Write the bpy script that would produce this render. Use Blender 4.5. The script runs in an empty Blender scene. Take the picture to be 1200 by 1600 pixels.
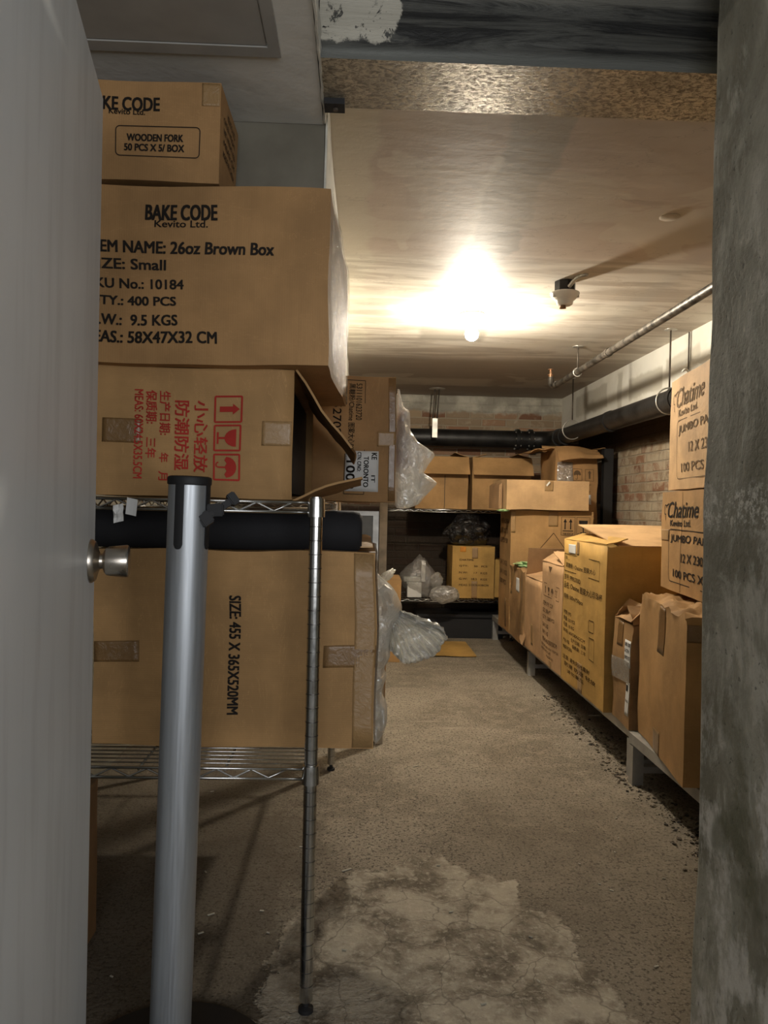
import bpy, bmesh, math, random
from mathutils import Vector, Matrix, noise as mnoise
C = bpy.context.scene.collection
PI = math.pi
R = math.radians

# ------------------------------------------------------------------ camera, light, exposure
cam_d = bpy.data.cameras.new('camera'); cam = bpy.data.objects.new('camera', cam_d); C.objects.link(cam)
cam_d.sensor_fit = 'HORIZONTAL'; cam_d.sensor_width = 36.0; cam_d.lens = 36.0 * 1202 / 1200
cam_d.clip_start = 0.02
_y, _p, _r = R(1.9), R(-0.48), R(1.25)
fw = Vector((math.sin(_y) * math.cos(_p), math.cos(_y) * math.cos(_p), math.sin(_p)))
r0 = Vector((math.cos(_y), -math.sin(_y), 0)); u0 = r0.cross(fw)
rt = r0 * math.cos(_r) + u0 * math.sin(_r); up = -r0 * math.sin(_r) + u0 * math.cos(_r)
m = Matrix((rt, up, -fw)).transposed().to_4x4(); m.translation = (0, 0, 0.93)
cam.matrix_world = m
bpy.context.scene.camera = cam

sc = bpy.context.scene
sc.view_settings.view_transform = 'Standard'; sc.view_settings.look = 'None'
sc.view_settings.gamma = 1.0; sc.view_settings.use_curve_mapping = False
sc.view_settings.exposure = 0.10

BULB_STRENGTH = 1750.0
world = bpy.data.worlds.new('world'); sc.world = world; world.use_nodes = True
world.node_tree.nodes['Background'].inputs[0].default_value = (0.78, 0.80, 0.80, 1)
world.node_tree.nodes['Background'].inputs[1].default_value = 0.09
def area(name, loc, target, sx, sy, power, col):
    l = bpy.data.lights.new(name, 'AREA'); l.shape = 'RECTANGLE'; l.size = sx; l.size_y = sy
    l.energy = power; l.color = col
    o = bpy.data.objects.new(name, l); C.objects.link(o); o.location = loc
    o.rotation_euler = (Vector(target) - Vector(loc)).to_track_quat('-Z', 'Y').to_euler()
    return o
area('corridor_light', (0.55, -1.3, 1.12), (0.0, 1.3, 1.20), 2.2, 0.9, 32.0, (0.97, 0.98, 1.0))

# ------------------------------------------------------------------ node helper
class NT:
    def __init__(s, name):
        s.m = bpy.data.materials.new(name); s.m.use_nodes = True; s.t = s.m.node_tree
        s.b = s.t.nodes['Principled BSDF']; s.out = s.t.nodes['Material Output']
        s._c = None
    def n(s, typ): return s.t.nodes.new(typ)
    def put(s, sock, v):
        if isinstance(v, bpy.types.NodeSocket): s.t.links.new(v, sock)
        elif isinstance(v, (tuple, list)):
            v = tuple(v)
            if len(v) == 3 and len(sock.default_value) == 4: v = v + (1,)
            sock.default_value = v
        else: sock.default_value = v
    def co(s):
        if s._c is None: s._c = s.n('ShaderNodeTexCoord').outputs['Object']
        return s._c
    def mapping(s, scale=(1, 1, 1), loc=(0, 0, 0), rot=(0, 0, 0), vec=None):
        q = s.n('ShaderNodeMapping'); s.put(q.inputs[0], vec or s.co())
        q.inputs['Scale'].default_value = scale; q.inputs['Location'].default_value = loc; q.inputs['Rotation'].default_value = rot
        return q.outputs[0]
    def noise(s, scale, detail=4, rough=.55, vec=None, dist=0, col=False):
        q = s.n('ShaderNodeTexNoise'); s.put(q.inputs['Vector'], vec or s.co())
        q.inputs['Scale'].default_value = scale; q.inputs['Detail'].default_value = detail
        q.inputs['Roughness'].default_value = rough; q.inputs['Distortion'].default_value = dist
        return q.outputs['Color' if col else 'Fac']
    def vor(s, scale, vec=None, feature='F1', rnd=1.0):
        q = s.n('ShaderNodeTexVoronoi'); q.feature = feature; s.put(q.inputs['Vector'], vec or s.co())
        q.inputs['Scale'].default_value = scale; q.inputs['Randomness'].default_value = rnd
        return q.outputs['Distance']
    def rng(s, v, a, b, c=0.0, d=1.0, smooth=True):
        q = s.n('ShaderNodeMapRange'); s.put(q.inputs[0], v)
        for i, x in enumerate((a, b, c, d)): q.inputs[i + 1].default_value = x
        if smooth: q.interpolation_type = 'SMOOTHSTEP'
        return q.outputs[0]
    def math(s, op, a, b=0.0):
        q = s.n('ShaderNodeMath'); q.operation = op; s.put(q.inputs[0], a); s.put(q.inputs[1], b)
        return q.outputs[0]
    def mix(s, f, a, b, blend='MIX'):
        q = s.n('ShaderNodeMix'); q.data_type = 'RGBA'; q.blend_type = blend
        s.put(q.inputs[0], f); s.put(q.inputs[6], a); s.put(q.inputs[7], b)
        return q.outputs[2]
    def sep(s, v=None):
        q = s.n('ShaderNodeSeparateXYZ'); s.put(q.inputs[0], v or s.co()); return q.outputs
    def comb(s, x, y, z):
        q = s.n('ShaderNodeCombineXYZ'); s.put(q.inputs[0], x); s.put(q.inputs[1], y); s.put(q.inputs[2], z); return q.outputs[0]
    def bump(s, h, strength=.3, dist=.01):
        q = s.n('ShaderNodeBump'); s.put(q.inputs['Height'], h); q.inputs['Strength'].default_value = strength
        q.inputs['Distance'].default_value = dist; s.put(s.b.inputs['Normal'], q.outputs[0]); return q.outputs[0]
    def set(s, **k):
        names = dict(col='Base Color', rough='Roughness', metal='Metallic', coat='Coat Weight', coatr='Coat Roughness', spec='Specular IOR Level', alpha='Alpha', trans='Transmission Weight')
        for a, v in k.items(): s.put(s.b.inputs[names[a]], v)
        return s
    def box(s, xs, ys, x0, x1, y0, y1, e=.02):
        f = s.math('MULTIPLY', s.rng(xs, x0 - e, x0 + e), s.rng(xs, x1 - e, x1 + e, 1, 0))
        g = s.math('MULTIPLY', s.rng(ys, y0 - e, y0 + e), s.rng(ys, y1 - e, y1 + e, 1, 0))
        return s.math('MULTIPLY', f, g)

def plain(name, col, rough=.5, metal=0.0, coat=0.0, var=.12, scale=9, bump=0.0):
    t = NT(name); f = t.noise(scale, 4)
    c2 = tuple(max(0, x * (1 - 2 * var)) for x in col); c1 = tuple(min(1, x * (1 + var)) for x in col)
    t.set(col=t.mix(t.rng(f, .3, .7), c2, c1), rough=rough, metal=metal, coat=coat)
    if 'ink' in name: t.set(spec=.1, rough=.9)
    if bump: t.bump(t.noise(scale * 9, 3), bump, .003)
    return t.m

def cardboard(name, col, stain=.25, seed=0):
    t = NT(name)
    big = t.noise(5.0, 4, vec=t.mapping(loc=(seed, seed * 2.3, seed)))
    fib = t.noise(70, 3, vec=t.mapping(scale=(1, 1, .12), loc=(seed, 0, 0)))
    fine = t.noise(420, 2)
    d = tuple(x * (1 - stain) for x in col); l = tuple(min(1, x * 1.1) for x in col)
    c = t.mix(t.rng(big, .32, .68), d, l)
    c = t.mix(t.math('MULTIPLY', t.rng(fib, .45, .8), .18), c, tuple(x * .62 for x in col))
    c = t.mix(t.math('MULTIPLY', t.rng(fine, .55, .8), .14), c, tuple(x * .5 for x in col))
    sc_ = t.noise(3.0, 6, .7, vec=t.mapping(scale=(1, 1, 4), loc=(seed * 3, 1, 5)), dist=1.5)
    line = t.rng(t.math('ABSOLUTE', t.math('SUBTRACT', sc_, .5)), 0, .006, 1, 0)
    c = t.mix(t.math('MULTIPLY', line, .22), c, tuple(min(1, x * 1.7) for x in col))
    t.set(col=c, rough=.72, spec=.25)
    w = t.n('ShaderNodeTexWave'); w.inputs['Scale'].default_value = 75; t.put(w.inputs['Vector'], t.co()); w.inputs['Distortion'].default_value = 1.0
    h = t.math('ADD', t.math('MULTIPLY', w.outputs['Fac'], .02), t.noise(7, 4, .6, dist=.6))
    t.bump(h, .25, .012)
    return t.m

CB = {
    'tan': cardboard('cardboard_tan', (.41, .240, .098), seed=1),
    'brown': cardboard('cardboard_brown', (.36, .205, .085), seed=2),
    'dark': cardboard('cardboard_dark', (.26, .155, .075), seed=3),
    'yellow': cardboard('cardboard_yellow', (.48, .290, .085), seed=4),
    'pink': cardboard('cardboard_rosy', (.47, .290, .150), seed=5),
    'pale': cardboard('cardboard_pale', (.55, .355, .180), seed=6),
    'worn': cardboard('cardboard_worn', (.38, .225, .100), stain=.5, seed=7),
}
def tape_mat(name, col, rough=.16, shine=1.0):
    t = NT(name); f = t.noise(30, 4, dist=1)
    t.set(col=t.mix(f, tuple(x * .75 for x in col), col), rough=rough, coat=shine, coatr=.12)
    t.bump(t.noise(45, 5, .6, dist=2.5), .5, .004); return t.m
TAPE = tape_mat('brown_packing_tape', (.24, .135, .052), .30, .25)
TAPE2 = tape_mat('amber_packing_tape', (.37, .225, .095), .42, .12)
PAPER = plain('white_label_paper', (.66, .66, .64), .6, var=.05)
INK = plain('black_printing_ink', (.022, .018, .015), .6, var=.1)
REDINK = plain('red_printing_ink', (.40, .040, .030), .6, var=.1)
FADED = plain('faded_printing_ink', (.12, .075, .040), .7, var=.1)
DARKIN = plain('shade_block_black', (.008, .008, .009), .62, var=.1)
RUBBER = plain('black_foam', (.008, .008, .010), .85, var=.1, bump=.2)
WHITEP = plain('white_plastic', (.72, .71, .66), .4, var=.04)
def metal(name, col, rough, metal_=1.0, stretch=(1, 1, 1), amp=.1):
    t = NT(name); f = t.noise(40, 4, vec=t.mapping(scale=stretch))
    t.set(col=t.mix(f, tuple(x * .75 for x in col), col), metal=metal_, rough=t.rng(f, .3, .7, rough, rough + amp)); return t.m
CHROME = metal('chrome_plating', (.62, .62, .60), .16)
DARKCHROME = metal('dark_groove_metal', (.22, .21, .2), .3)
STEEL = metal('brushed_nickel', (.60, .55, .48), .24, stretch=(1, 1, .1))
ALU = metal('satin_aluminium_tube', (.50, .53, .56), .38, .75, (6, 6, .2), .12)
RACK = plain('dull_aluminium_rack', (.40, .39, .36), .5, .35, var=.15)
PIPEBLK = plain('black_iron_pipe', (.020, .019, .018), .45, .3, var=.3, bump=.4)
PIPEGREY = plain('weathered_steel_pipe', (.13, .115, .095), .42, .6, var=.45, scale=22, bump=.3)
RODM = plain('threaded_rod_steel', (.12, .10, .08), .5, .6, var=.2)
GALV = plain('galvanised_steel', (.50, .48, .43), .4, .6, var=.2)
CERAM = plain('white_porcelain', (.74, .71, .64), .25, var=.03)
BOXMET = plain('blackened_junction_box_steel', (.030, .028, .026), .4, .7, var=.3)
def plastic(name, col, opac, rough=.14, bs=28, gloss=.20):
    t = NT(name); nt = t.t
    tr = t.n('ShaderNodeBsdfTransparent'); tr.inputs[0].default_value = (.96, .96, .95, 1)
    df = t.n('ShaderNodeBsdfTranslucent'); df.inputs[0].default_value = col + (1,)
    d2 = t.n('ShaderNodeBsdfDiffuse'); d2.inputs[0].default_value = col + (1,)
    gl = t.n('ShaderNodeBsdfGlossy'); gl.inputs['Roughness'].default_value = rough; gl.inputs[0].default_value = (1, 1, 1, 1)
    bp = t.n('ShaderNodeBump'); bp.inputs['Strength'].default_value = .8; bp.inputs['Distance'].default_value = .012
    h = t.noise(bs, 4, .6, dist=2.0); t.put(bp.inputs['Height'], h)
    for q in (df, d2, gl): nt.links.new(bp.outputs[0], q.inputs['Normal'])
    def ms(f, a, b):
        q = t.n('ShaderNodeMixShader'); t.put(q.inputs[0], f); nt.links.new(a.outputs[0], q.inputs[1]); nt.links.new(b.outputs[0], q.inputs[2]); return q
    body = ms(.38, df, d2)
    lw = t.n('ShaderNodeLayerWeight'); lw.inputs[0].default_value = .5
    op = t.math('ADD', t.math('MULTIPLY', t.rng(h, .35, .65), opac * .6), t.math('ADD', t.math('MULTIPLY', lw.outputs['Facing'], .25 if gloss > .1 else 0.0), opac * .75))
    a = ms(op, tr, body)
    nt.links.new(bp.outputs[0], lw.inputs['Normal'])
    b = ms(t.math('MULTIPLY', lw.outputs['Facing'], .35 if gloss > .1 else .04), a, gl)
    b2 = ms(gloss, b, gl)
    nt.links.new(b2.outputs[0], t.out.inputs[0]); return t.m
CLEAR = plastic('clear_crinkled_plastic', (.90, .90, .86), 1.0, bs=22)
FAINT = plastic('barely_visible_film', (.75, .72, .62), .22, gloss=.02)
THIN2 = plastic('soft_clear_plastic', (.85, .84, .80), .42)
THIN = plastic('thin_clear_plastic', (.85, .84, .80), .22)
t = NT('black_bin_liner'); t.set(col=(.008, .008, .009), rough=.12, spec=1.0, coat=1.0); t.bump(t.noise(13, 4, .6, dist=2.5), 1.0, .035); BLACKBAG = t.m

# ------------------------------------------------------------------ mesh helpers
def link(name, bm, mat, parent=None, smooth=False, sharp=None):
    me = bpy.data.meshes.new(name); bmesh.ops.recalc_face_normals(bm, faces=bm.faces); bm.to_mesh(me); bm.free()
    mats = mat if isinstance(mat, (list, tuple)) else [mat]
    for x in mats: me.materials.append(x)
    if smooth or sharp:
        for p in me.polygons: p.use_smooth = True
        if sharp: me.set_sharp_from_angle(angle=R(sharp))
    o = bpy.data.objects.new(name, me); C.objects.link(o)
    if parent: o.parent = parent
    return o
def thing(name, label, cat, loc=(0, 0, 0), rot=(0, 0, 0), group=None):
    o = bpy.data.objects.new(name, None); C.objects.link(o); o.empty_display_size = .05
    o.location = loc; o.rotation_euler = rot; o['label'] = label; o['category'] = cat
    if group: o['group'] = group
    return o
def tag(o, label, cat, group=None, kind=None):
    o['label'] = label; o['category'] = cat
    if group: o['group'] = group
    if kind: o['kind'] = kind
    return o
def struct(name, bm, mat, label=None, **k):
    o = link(name, bm, mat, **k); o['kind'] = 'structure'
    if label: o['label'] = label
    return o
def bx(bm, x0, x1, y0, y1, z0, z1, mtx=None):
    vs = [bm.verts.new(p) for p in ((x0, y0, z0), (x1, y0, z0), (x1, y1, z0), (x0, y1, z0), (x0, y0, z1), (x1, y0, z1), (x1, y1, z1), (x0, y1, z1))]
    for f in ((0, 3, 2, 1), (4, 5, 6, 7), (0, 1, 5, 4), (1, 2, 6, 5), (2, 3, 7, 6), (3, 0, 4, 7)): bm.faces.new([vs[i] for i in f])
    if mtx:
        for v in vs: v.co = mtx @ v.co
    return bm
def frame(dirv):
    d = Vector(dirv).normalized(); a = Vector((0, 0, 1)) if abs(d.z) < .9 else Vector((1, 0, 0))
    u = d.cross(a).normalized(); return d, u, d.cross(u)
def tube(bm, pts, r, seg=12, caps=True):
    rings = []; pts = [Vector(p) for p in pts]
    rs = r if isinstance(r, (list, tuple)) else [r] * len(pts)
    d0, u, v = frame(pts[1] - pts[0])
    for i, p in enumerate(pts):
        if i == 0: d = pts[1] - pts[0]
        elif i == len(pts) - 1: d = pts[-1] - pts[-2]
        else: d = (pts[i + 1] - pts[i]).normalized() + (pts[i] - pts[i - 1]).normalized()
        d.normalize(); u = (u - d * u.dot(d)).normalized(); v = d.cross(u)
        rings.append([bm.verts.new(p + (u * math.cos(a) + v * math.sin(a)) * rs[i]) for a in [2 * PI * k / seg for k in range(seg)]])
    for a, b in zip(rings, rings[1:]):
        for k in range(seg): bm.faces.new((a[k], a[(k + 1) % seg], b[(k + 1) % seg], b[k]))
    if caps:
        bm.faces.new(rings[0][::-1]); bm.faces.new(rings[-1])
    return bm
def lathe(bm, prof, base=(0, 0, 0), axis=(0, 0, 1), seg=32):
    d, u, v = frame(axis); base = Vector(base)
    rings = [[bm.verts.new(base + d * h + (u * math.cos(a) + v * math.sin(a)) * max(r, 1e-4)) for a in [2 * PI * k / seg for k in range(seg)]] for r, h in prof]
    for a, b in zip(rings, rings[1:]):
        for k in range(seg): bm.faces.new((a[k], a[(k + 1) % seg], b[(k + 1) % seg], b[k]))
    bm.faces.new(rings[0][::-1]); bm.faces.new(rings[-1]); return bm
def slab(bm, o, U, V, lu, lv, th, nu=8, nv=8, warp=None):
    """a sheet of real thickness; warp(s, t) gives the offset along its normal"""
    o, U, V = Vector(o), Vector(U).normalized(), Vector(V).normalized(); N = U.cross(V)
    g = []
    for side in (0, 1):
        g.append([[bm.verts.new(o + U * (lu * i / nu) + V * (lv * j / nv) + N * ((warp(i / nu, j / nv) if warp else 0) + side * th)) for j in range(nv + 1)] for i in range(nu + 1)])
    for side in (0, 1):
        for i in range(nu):
            for j in range(nv):
                q = [g[side][i][j], g[side][i + 1][j], g[side][i + 1][j + 1], g[side][i][j + 1]]
                bm.faces.new(q if side else q[::-1])
    for i in range(nu):
        for j in (0, nv): bm.faces.new([g[0][i][j], g[0][i + 1][j], g[1][i + 1][j], g[1][i][j]])
    for j in range(nv):
        for i in (0, nu): bm.faces.new([g[0][i][j], g[0][i][j + 1], g[1][i][j + 1], g[1][i][j]])
    return bm
def nz(x, y, z, seed=0): return mnoise.noise(Vector((x + seed * 7.3, y - seed * 3.1, z + seed * 1.7)))

_tc = {}
def text_polys(s, bold=0.0, shear=0.0):
    key = (s, bold, shear)
    if key in _tc: return _tc[key]
    cu = bpy.data.curves.new('t', 'FONT'); cu.body = s; cu.shear = shear; cu.resolution_u = 3
    o = bpy.data.objects.new('t', cu); C.objects.link(o)
    dg = bpy.context.evaluated_depsgraph_get(); me = bpy.data.meshes.new_from_object(o.evaluated_get(dg))
    vs = [(v.co.x, v.co.y) for v in me.vertices]; fs = [tuple(p.vertices) for p in me.polygons]
    bpy.data.objects.remove(o); bpy.data.curves.remove(cu); bpy.data.meshes.remove(me)
    xs = [a for a, b in vs] or [0, 1]; ys = [b for a, b in vs] or [0, 1]
    x0, x1, y0, y1 = min(xs), max(xs), min(ys), max(ys)
    out = ([((a - x0) / max(1e-6, x1 - x0), (b - y0) / max(1e-6, y1 - y0)) for a, b in vs], fs)
    _tc[key] = out; return out
def rect(u0, v0, u1, v1): return [(u0, v0), (u1, v0), (u1, v1), (u0, v1)]
def outline(u0, v0, u1, v1, w, r=0.0):
    """rounded rectangle outline as quads"""
    pts = []
    def ring(off):
        rr = max(r - off, 0.0001); out = []
        for cx, cy, a0 in ((u1 - r, v1 - r, 0), (u0 + r, v1 - r, 90), (u0 + r, v0 + r, 180), (u1 - r, v0 + r, 270)):
            for k in range(5):
                a = R(a0 + 22.5 * k); out.append((cx + rr * math.cos(a) , cy + rr * math.sin(a)))
        return out
    if r < w: r = w * 1.01
    a, b = ring(0), ring(w); n = len(a)
    return [[a[i], a[(i + 1) % n], b[(i + 1) % n], b[i]] for i in range(n)]
def bar(p, q, w):
    dx, dy = q[0] - p[0], q[1] - p[1]; L = math.hypot(dx, dy) or 1; nx, ny = -dy / L * w / 2, dx / L * w / 2
    return [(p[0] + nx, p[1] + ny), (p[0] - nx, p[1] - ny), (q[0] - nx, q[1] - ny), (q[0] + nx, q[1] + ny)]
def icon(kind, u0, v0, u1, v1, w=None, framed=True):
    W, H = u1 - u0, v1 - v0; w = w or W * .07; P = []
    f = lambda a, b: (u0 + a * W, v0 + b * H)
    if framed: P += outline(u0, v0, u1, v1, w, 0)
    if kind == 'arrow': P += [[f(.5, .9), f(.3, .66), f(.7, .66)], [f(.4, .2), f(.6, .2), f(.6, .67), f(.4, .67)]]
    if kind == 'arrows':
        for c in (.28, .68): P += [[f(c, .9), f(c - .13, .7), f(c + .13, .7)], rect(*f(c - .04, .32), *f(c + .04, .72))]
        P += [rect(*f(.12, .22), *f(.86, .26))]
    if kind == 'glass':
        cup = [f(.5 + .33 * math.cos(R(a)), .82 + .42 * math.sin(R(a))) for a in range(180, 361, 20)]
        P += [cup, rect(*f(.46, .18), *f(.54, .45)), rect(*f(.28, .12), *f(.72, .19))]
    if kind == 'umbrella':
        P += [[f(.5 + .38 * math.cos(R(a)), .5 + .36 * math.sin(R(a))) for a in range(0, 181, 20)], rect(*f(.47, .2), *f(.53, .52))]
        P += [[f(.1 + .267 * k, .5), f(.1 + .267 * (k + 1), .5), f(.1 + .267 * (k + .5), .42)] for k in range(3)]
        P += [bar(f(.5 - .09 + .09 * math.cos(R(a)), .2 + .09 * math.sin(R(a))), f(.5 - .09 + .09 * math.cos(R(a - 30)), .2 + .09 * math.sin(R(a - 30))), W * .05) for a in (0, -30, -60, -90, -120, -150)]
    return P

class Carton:
    """cardboard box; local origin at the middle of its base, x width, y depth, z height"""
    def __init__(s, label, loc, w, d, h, mat='tan', rot=(0, 0, 0), bulge=.003, crumple=.002, seed=0, top=True, name='cardboard_box', group=None, cat='box', n=10, topmess=0.0):
        s.w, s.d, s.h, s.bulge, s.cr, s.seed, s.topmess = w, d, h, bulge, crumple, seed, topmess
        s.mat = CB[mat]; s.root = thing(name, label, cat, loc, rot, group)
        s.F = {'front': ((0, -d / 2, 0), (1, 0, 0), (0, 0, 1), w, h), 'back': ((0, d / 2, 0), (-1, 0, 0), (0, 0, 1), w, h),
               'left': ((-w / 2, 0, 0), (0, -1, 0), (0, 0, 1), d, h), 'right': ((w / 2, 0, 0), (0, 1, 0), (0, 0, 1), d, h),
               'top': ((0, -d / 2, h), (1, 0, 0), (0, 1, 0), w, d), 'bottom': ((0, d / 2, 0), (1, 0, 0), (0, -1, 0), w, d)}
        bm = bmesh.new()
        for k in s.F:
            if k == 'top' and not top: continue
            o, U, V, lu, lv = s.F[k]
            g = [[bm.verts.new(s.pt(k, lu * (i / n - .5), lv * j / n)) for j in range(n + 1)] for i in range(n + 1)]
            for i in range(n):
                for j in range(n): bm.faces.new((g[i][j], g[i + 1][j], g[i + 1][j + 1], g[i][j + 1]))
        bmesh.ops.remove_doubles(bm, verts=bm.verts, dist=.0004)
        s.body = link('box_body', bm, s.mat, s.root, sharp=50)
        if not top:
            md = s.body.modifiers.new('wall', 'SOLIDIFY'); md.thickness = .005; md.offset = -1
    def pt(s, face, u, v, off=0.0):
        o, U, V, lu, lv = s.F[face]; U, V = Vector(U), Vector(V); N = U.cross(V)
        a, b = min(max(u / lu + .5, 0), 1), min(max(v / lv, 0), 1)
        p = Vector(o) + U * u + V * v + N * (s.bulge * math.sin(PI * a) * math.sin(PI * b) + off)
        q = Vector((p.x, p.y, p.z)) * 6 + Vector((s.seed * 5.1,) * 3)
        p += Vector((mnoise.noise(q), mnoise.noise(q + Vector((31, 0, 0))), mnoise.noise(q + Vector((0, 47, 0))))) * s.cr * 2
        if s.topmess and p.z > s.h * .9:
            k = (p.z - s.h * .9) / (s.h * .1); q = Vector((p.x, p.y, p.z)) * 26 + Vector((s.seed,) * 3)
            p.z += (mnoise.noise(q) - .3) * s.topmess * k; p.x += mnoise.noise(q + Vector((9, 9, 0))) * s.topmess * .5 * k; p.y += mnoise.noise(q + Vector((0, 9, 5))) * s.topmess * .5 * k
        return p
    def strip(s, face, u0, v0, u1, v1, mat, name, off=.0008, label=None, parent=None, n=8):
        bm = bmesh.new()
        g = [[bm.verts.new(s.pt(face, u0 + (u1 - u0) * i / n, v0 + (v1 - v0) * j / n, off)) for j in range(n + 1)] for i in range(n + 1)]
        for i in range(n):
            for j in range(n): bm.faces.new((g[i][j], g[i + 1][j], g[i + 1][j + 1], g[i][j + 1]))
        o = link(name, bm, mat, parent or s.root, smooth=True)
        md = o.modifiers.new('t', 'SOLIDIFY'); md.thickness = .0004; md.offset = 1
        if label: o['label'] = label
        return o
    def tape(s, face, u0, v0, u1, v1, mat=None): return s.strip(face, u0, v0, u1, v1, mat or TAPE, 'packing_tape')
    def label(s, face, u0, v0, u1, v1): return s.strip(face, u0, v0, u1, v1, PAPER, 'shipping_label', off=.0014)
    def marks(s, face, items, mat=None, polys=(), off=.0016, label=None, parent=None, name='printed_lettering', bold=.02):
        bm = bmesh.new()
        for it in items:
            txt, a0, b0, a1, b1 = it[:5]; kw = it[5] if len(it) > 5 else {}
            vs, fs = text_polys(txt, kw.get('bold', bold), kw.get('shear', 0.0))
            e = (b1 - b0) * kw.get('bold', bold) * 1.3
            for du, dv in ((-e, -e), (e, e), (-e, e), (e, -e)) if e > 0 else ((0, 0),):
                bv = [bm.verts.new(s.pt(face, a0 + (a1 - a0) * x + du, b0 + (b1 - b0) * y + dv * .6, off)) for x, y in vs]
                for f in fs:
                    try: bm.faces.new([bv[i] for i in f])
                    except ValueError: pass
        for P in polys:
            bm.faces.new([bm.verts.new(s.pt(face, a, b, off)) for a, b in P])
        o = link(name, bm, mat or INK, parent or s.root)
        if label: o['label'] = label
        return o
    def flap(s, edge, length, ang, mat=None, inset=.004, curl=.004, skew=0.0, label=None):
        """flap hinged on a top edge; ang 0 closed, 90 upright, 180 out flat, 250 hanging outside"""
        w, d, h = s.w, s.d, s.h
        e = {'front': ((-w / 2, -d / 2), (1, 0), (0, 1), w), 'back': ((w / 2, d / 2), (-1, 0), (0, -1), w),
             'left': ((-w / 2, d / 2), (0, -1), (1, 0), d), 'right': ((w / 2, -d / 2), (0, 1), (-1, 0), d)}[edge]
        o, U, I, L = e; U = Vector((*U, 0)); I = Vector((*I, 0)); a = R(ang)
        V = I * math.cos(a) + Vector((0, 0, 1)) * math.sin(a)
        V = (V + U * skew).normalized()
        bm = bmesh.new(); sd = s.seed + ang
        slab(bm, Vector((*o, h + .001)) + U * inset, U, V, L - 2 * inset, length, .004, 8, 6, lambda p, q: q * q * curl + nz(p * 2, q * 2, 0, sd) * curl)
        f = link('flap', bm, mat or s.mat, s.root, sharp=50)
        if label: f['label'] = label
        return f

# ------------------------------------------------------------------ setting materials
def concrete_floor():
    t = NT('worn_concrete_floor'); x, y, z = t.sep()
    n1 = t.noise(2.2, 6, .6, dist=.4); n2 = t.noise(14, 6, .65); n3 = t.noise(95, 3, .6)
    c = t.mix(t.rng(n1, .35, .68), (.155, .128, .094), (.275, .236, .182))
    c = t.mix(t.math('MULTIPLY', t.rng(n2, .42, .7), .6), c, (.33, .285, .215))
    n4 = t.noise(190, 2, .7)
    c = t.mix(t.math('MULTIPLY', t.rng(n3, .49, .36), .85), c, (.055, .044, .030))
    c = t.mix(t.math('MULTIPLY', t.rng(n4, .52, .68), .4), c, (.55, .50, .40))
    pits = t.rng(t.vor(70), .08, .2, 1, 0)
    pm = t.math('MULTIPLY', pits, t.rng(t.noise(3.5, 3), .42, .58))
    c = t.mix(t.math('MULTIPLY', pm, .8), c, (.04, .03, .02))
    # dry scuffs running across the aisle
    sf = t.noise(3.0, 5, .6, vec=t.mapping(scale=(.6, 4.5, 1)))
    c = t.mix(t.math('MULTIPLY', t.rng(sf, .60, .72), .4), c, (.46, .40, .31))
    # rough darker aggregate zone on the right and near
    ag = t.math('MULTIPLY', t.rng(t.math('ADD', x, t.math('MULTIPLY', n1, .3)), .30, .60), t.rng(y, 3.0, 2.0))
    c = t.mix(t.math('MULTIPLY', ag, .42), c, (.115, .092, .062))
    # shade under the shelving, painted into the floor colour with ragged edges
    shade_m = t.math('ADD', t.math('ADD', x, t.math('MULTIPLY', y, .10)), t.math('MULTIPLY', t.math('SUBTRACT', t.noise(4, 6, .7, dist=.5), .5), .5))
    c = t.mix(t.math('MULTIPLY', t.rng(shade_m, .0, .18, .72, 0), 1.0), c, (.060, .046, .030))
    # peeled skim coat patch: crumbly lighter screed with its own outline
    wob = t.noise(7, 6, .7); ex = t.math('MULTIPLY', t.math('SUBTRACT', x, .17), 2.9); ey = t.math('MULTIPLY', t.math('SUBTRACT', y, 1.36), 1.55)
    rr = t.math('ADD', t.math('MULTIPLY', ex, ex), t.math('MULTIPLY', ey, ey))
    rr = t.math('ADD', rr, t.math('MULTIPLY', t.math('SUBTRACT', wob, .5), 1.5))
    pa = t.rng(rr, .98, 1.06, 1, 0)
    blot = t.noise(6.5, 7, .68, dist=.3); fine = t.noise(60, 5, .7)
    pc = t.mix(t.rng(blot, .36, .60), (.12, .095, .065), (.46, .41, .32))
    pc = t.mix(t.math('MULTIPLY', t.rng(fine, .5, .65), .5), pc, (.62, .57, .46))
    ck = t.vor(9, vec=t.mapping(vec=t.mix(.12, t.co(), t.noise(6, 4, col=True))), feature='DISTANCE_TO_EDGE')
    pc = t.mix(t.math('MULTIPLY', t.rng(ck, 0, .02, 1, 0), .5), pc, (.05, .04, .03))
    c = t.mix(t.math('MULTIPLY', pa, .85), c, pc)
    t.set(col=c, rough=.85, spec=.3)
    h = t.math('ADD', t.math('MULTIPLY', n2, .5), t.math('ADD', t.math('MULTIPLY', n3, .25), t.math('MULTIPLY', t.math('MULTIPLY', pa, fine), .6)))
    h = t.math('SUBTRACT', h, t.math('MULTIPLY', pm, .3))
    t.bump(h, .8, .012); return t.m

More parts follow.
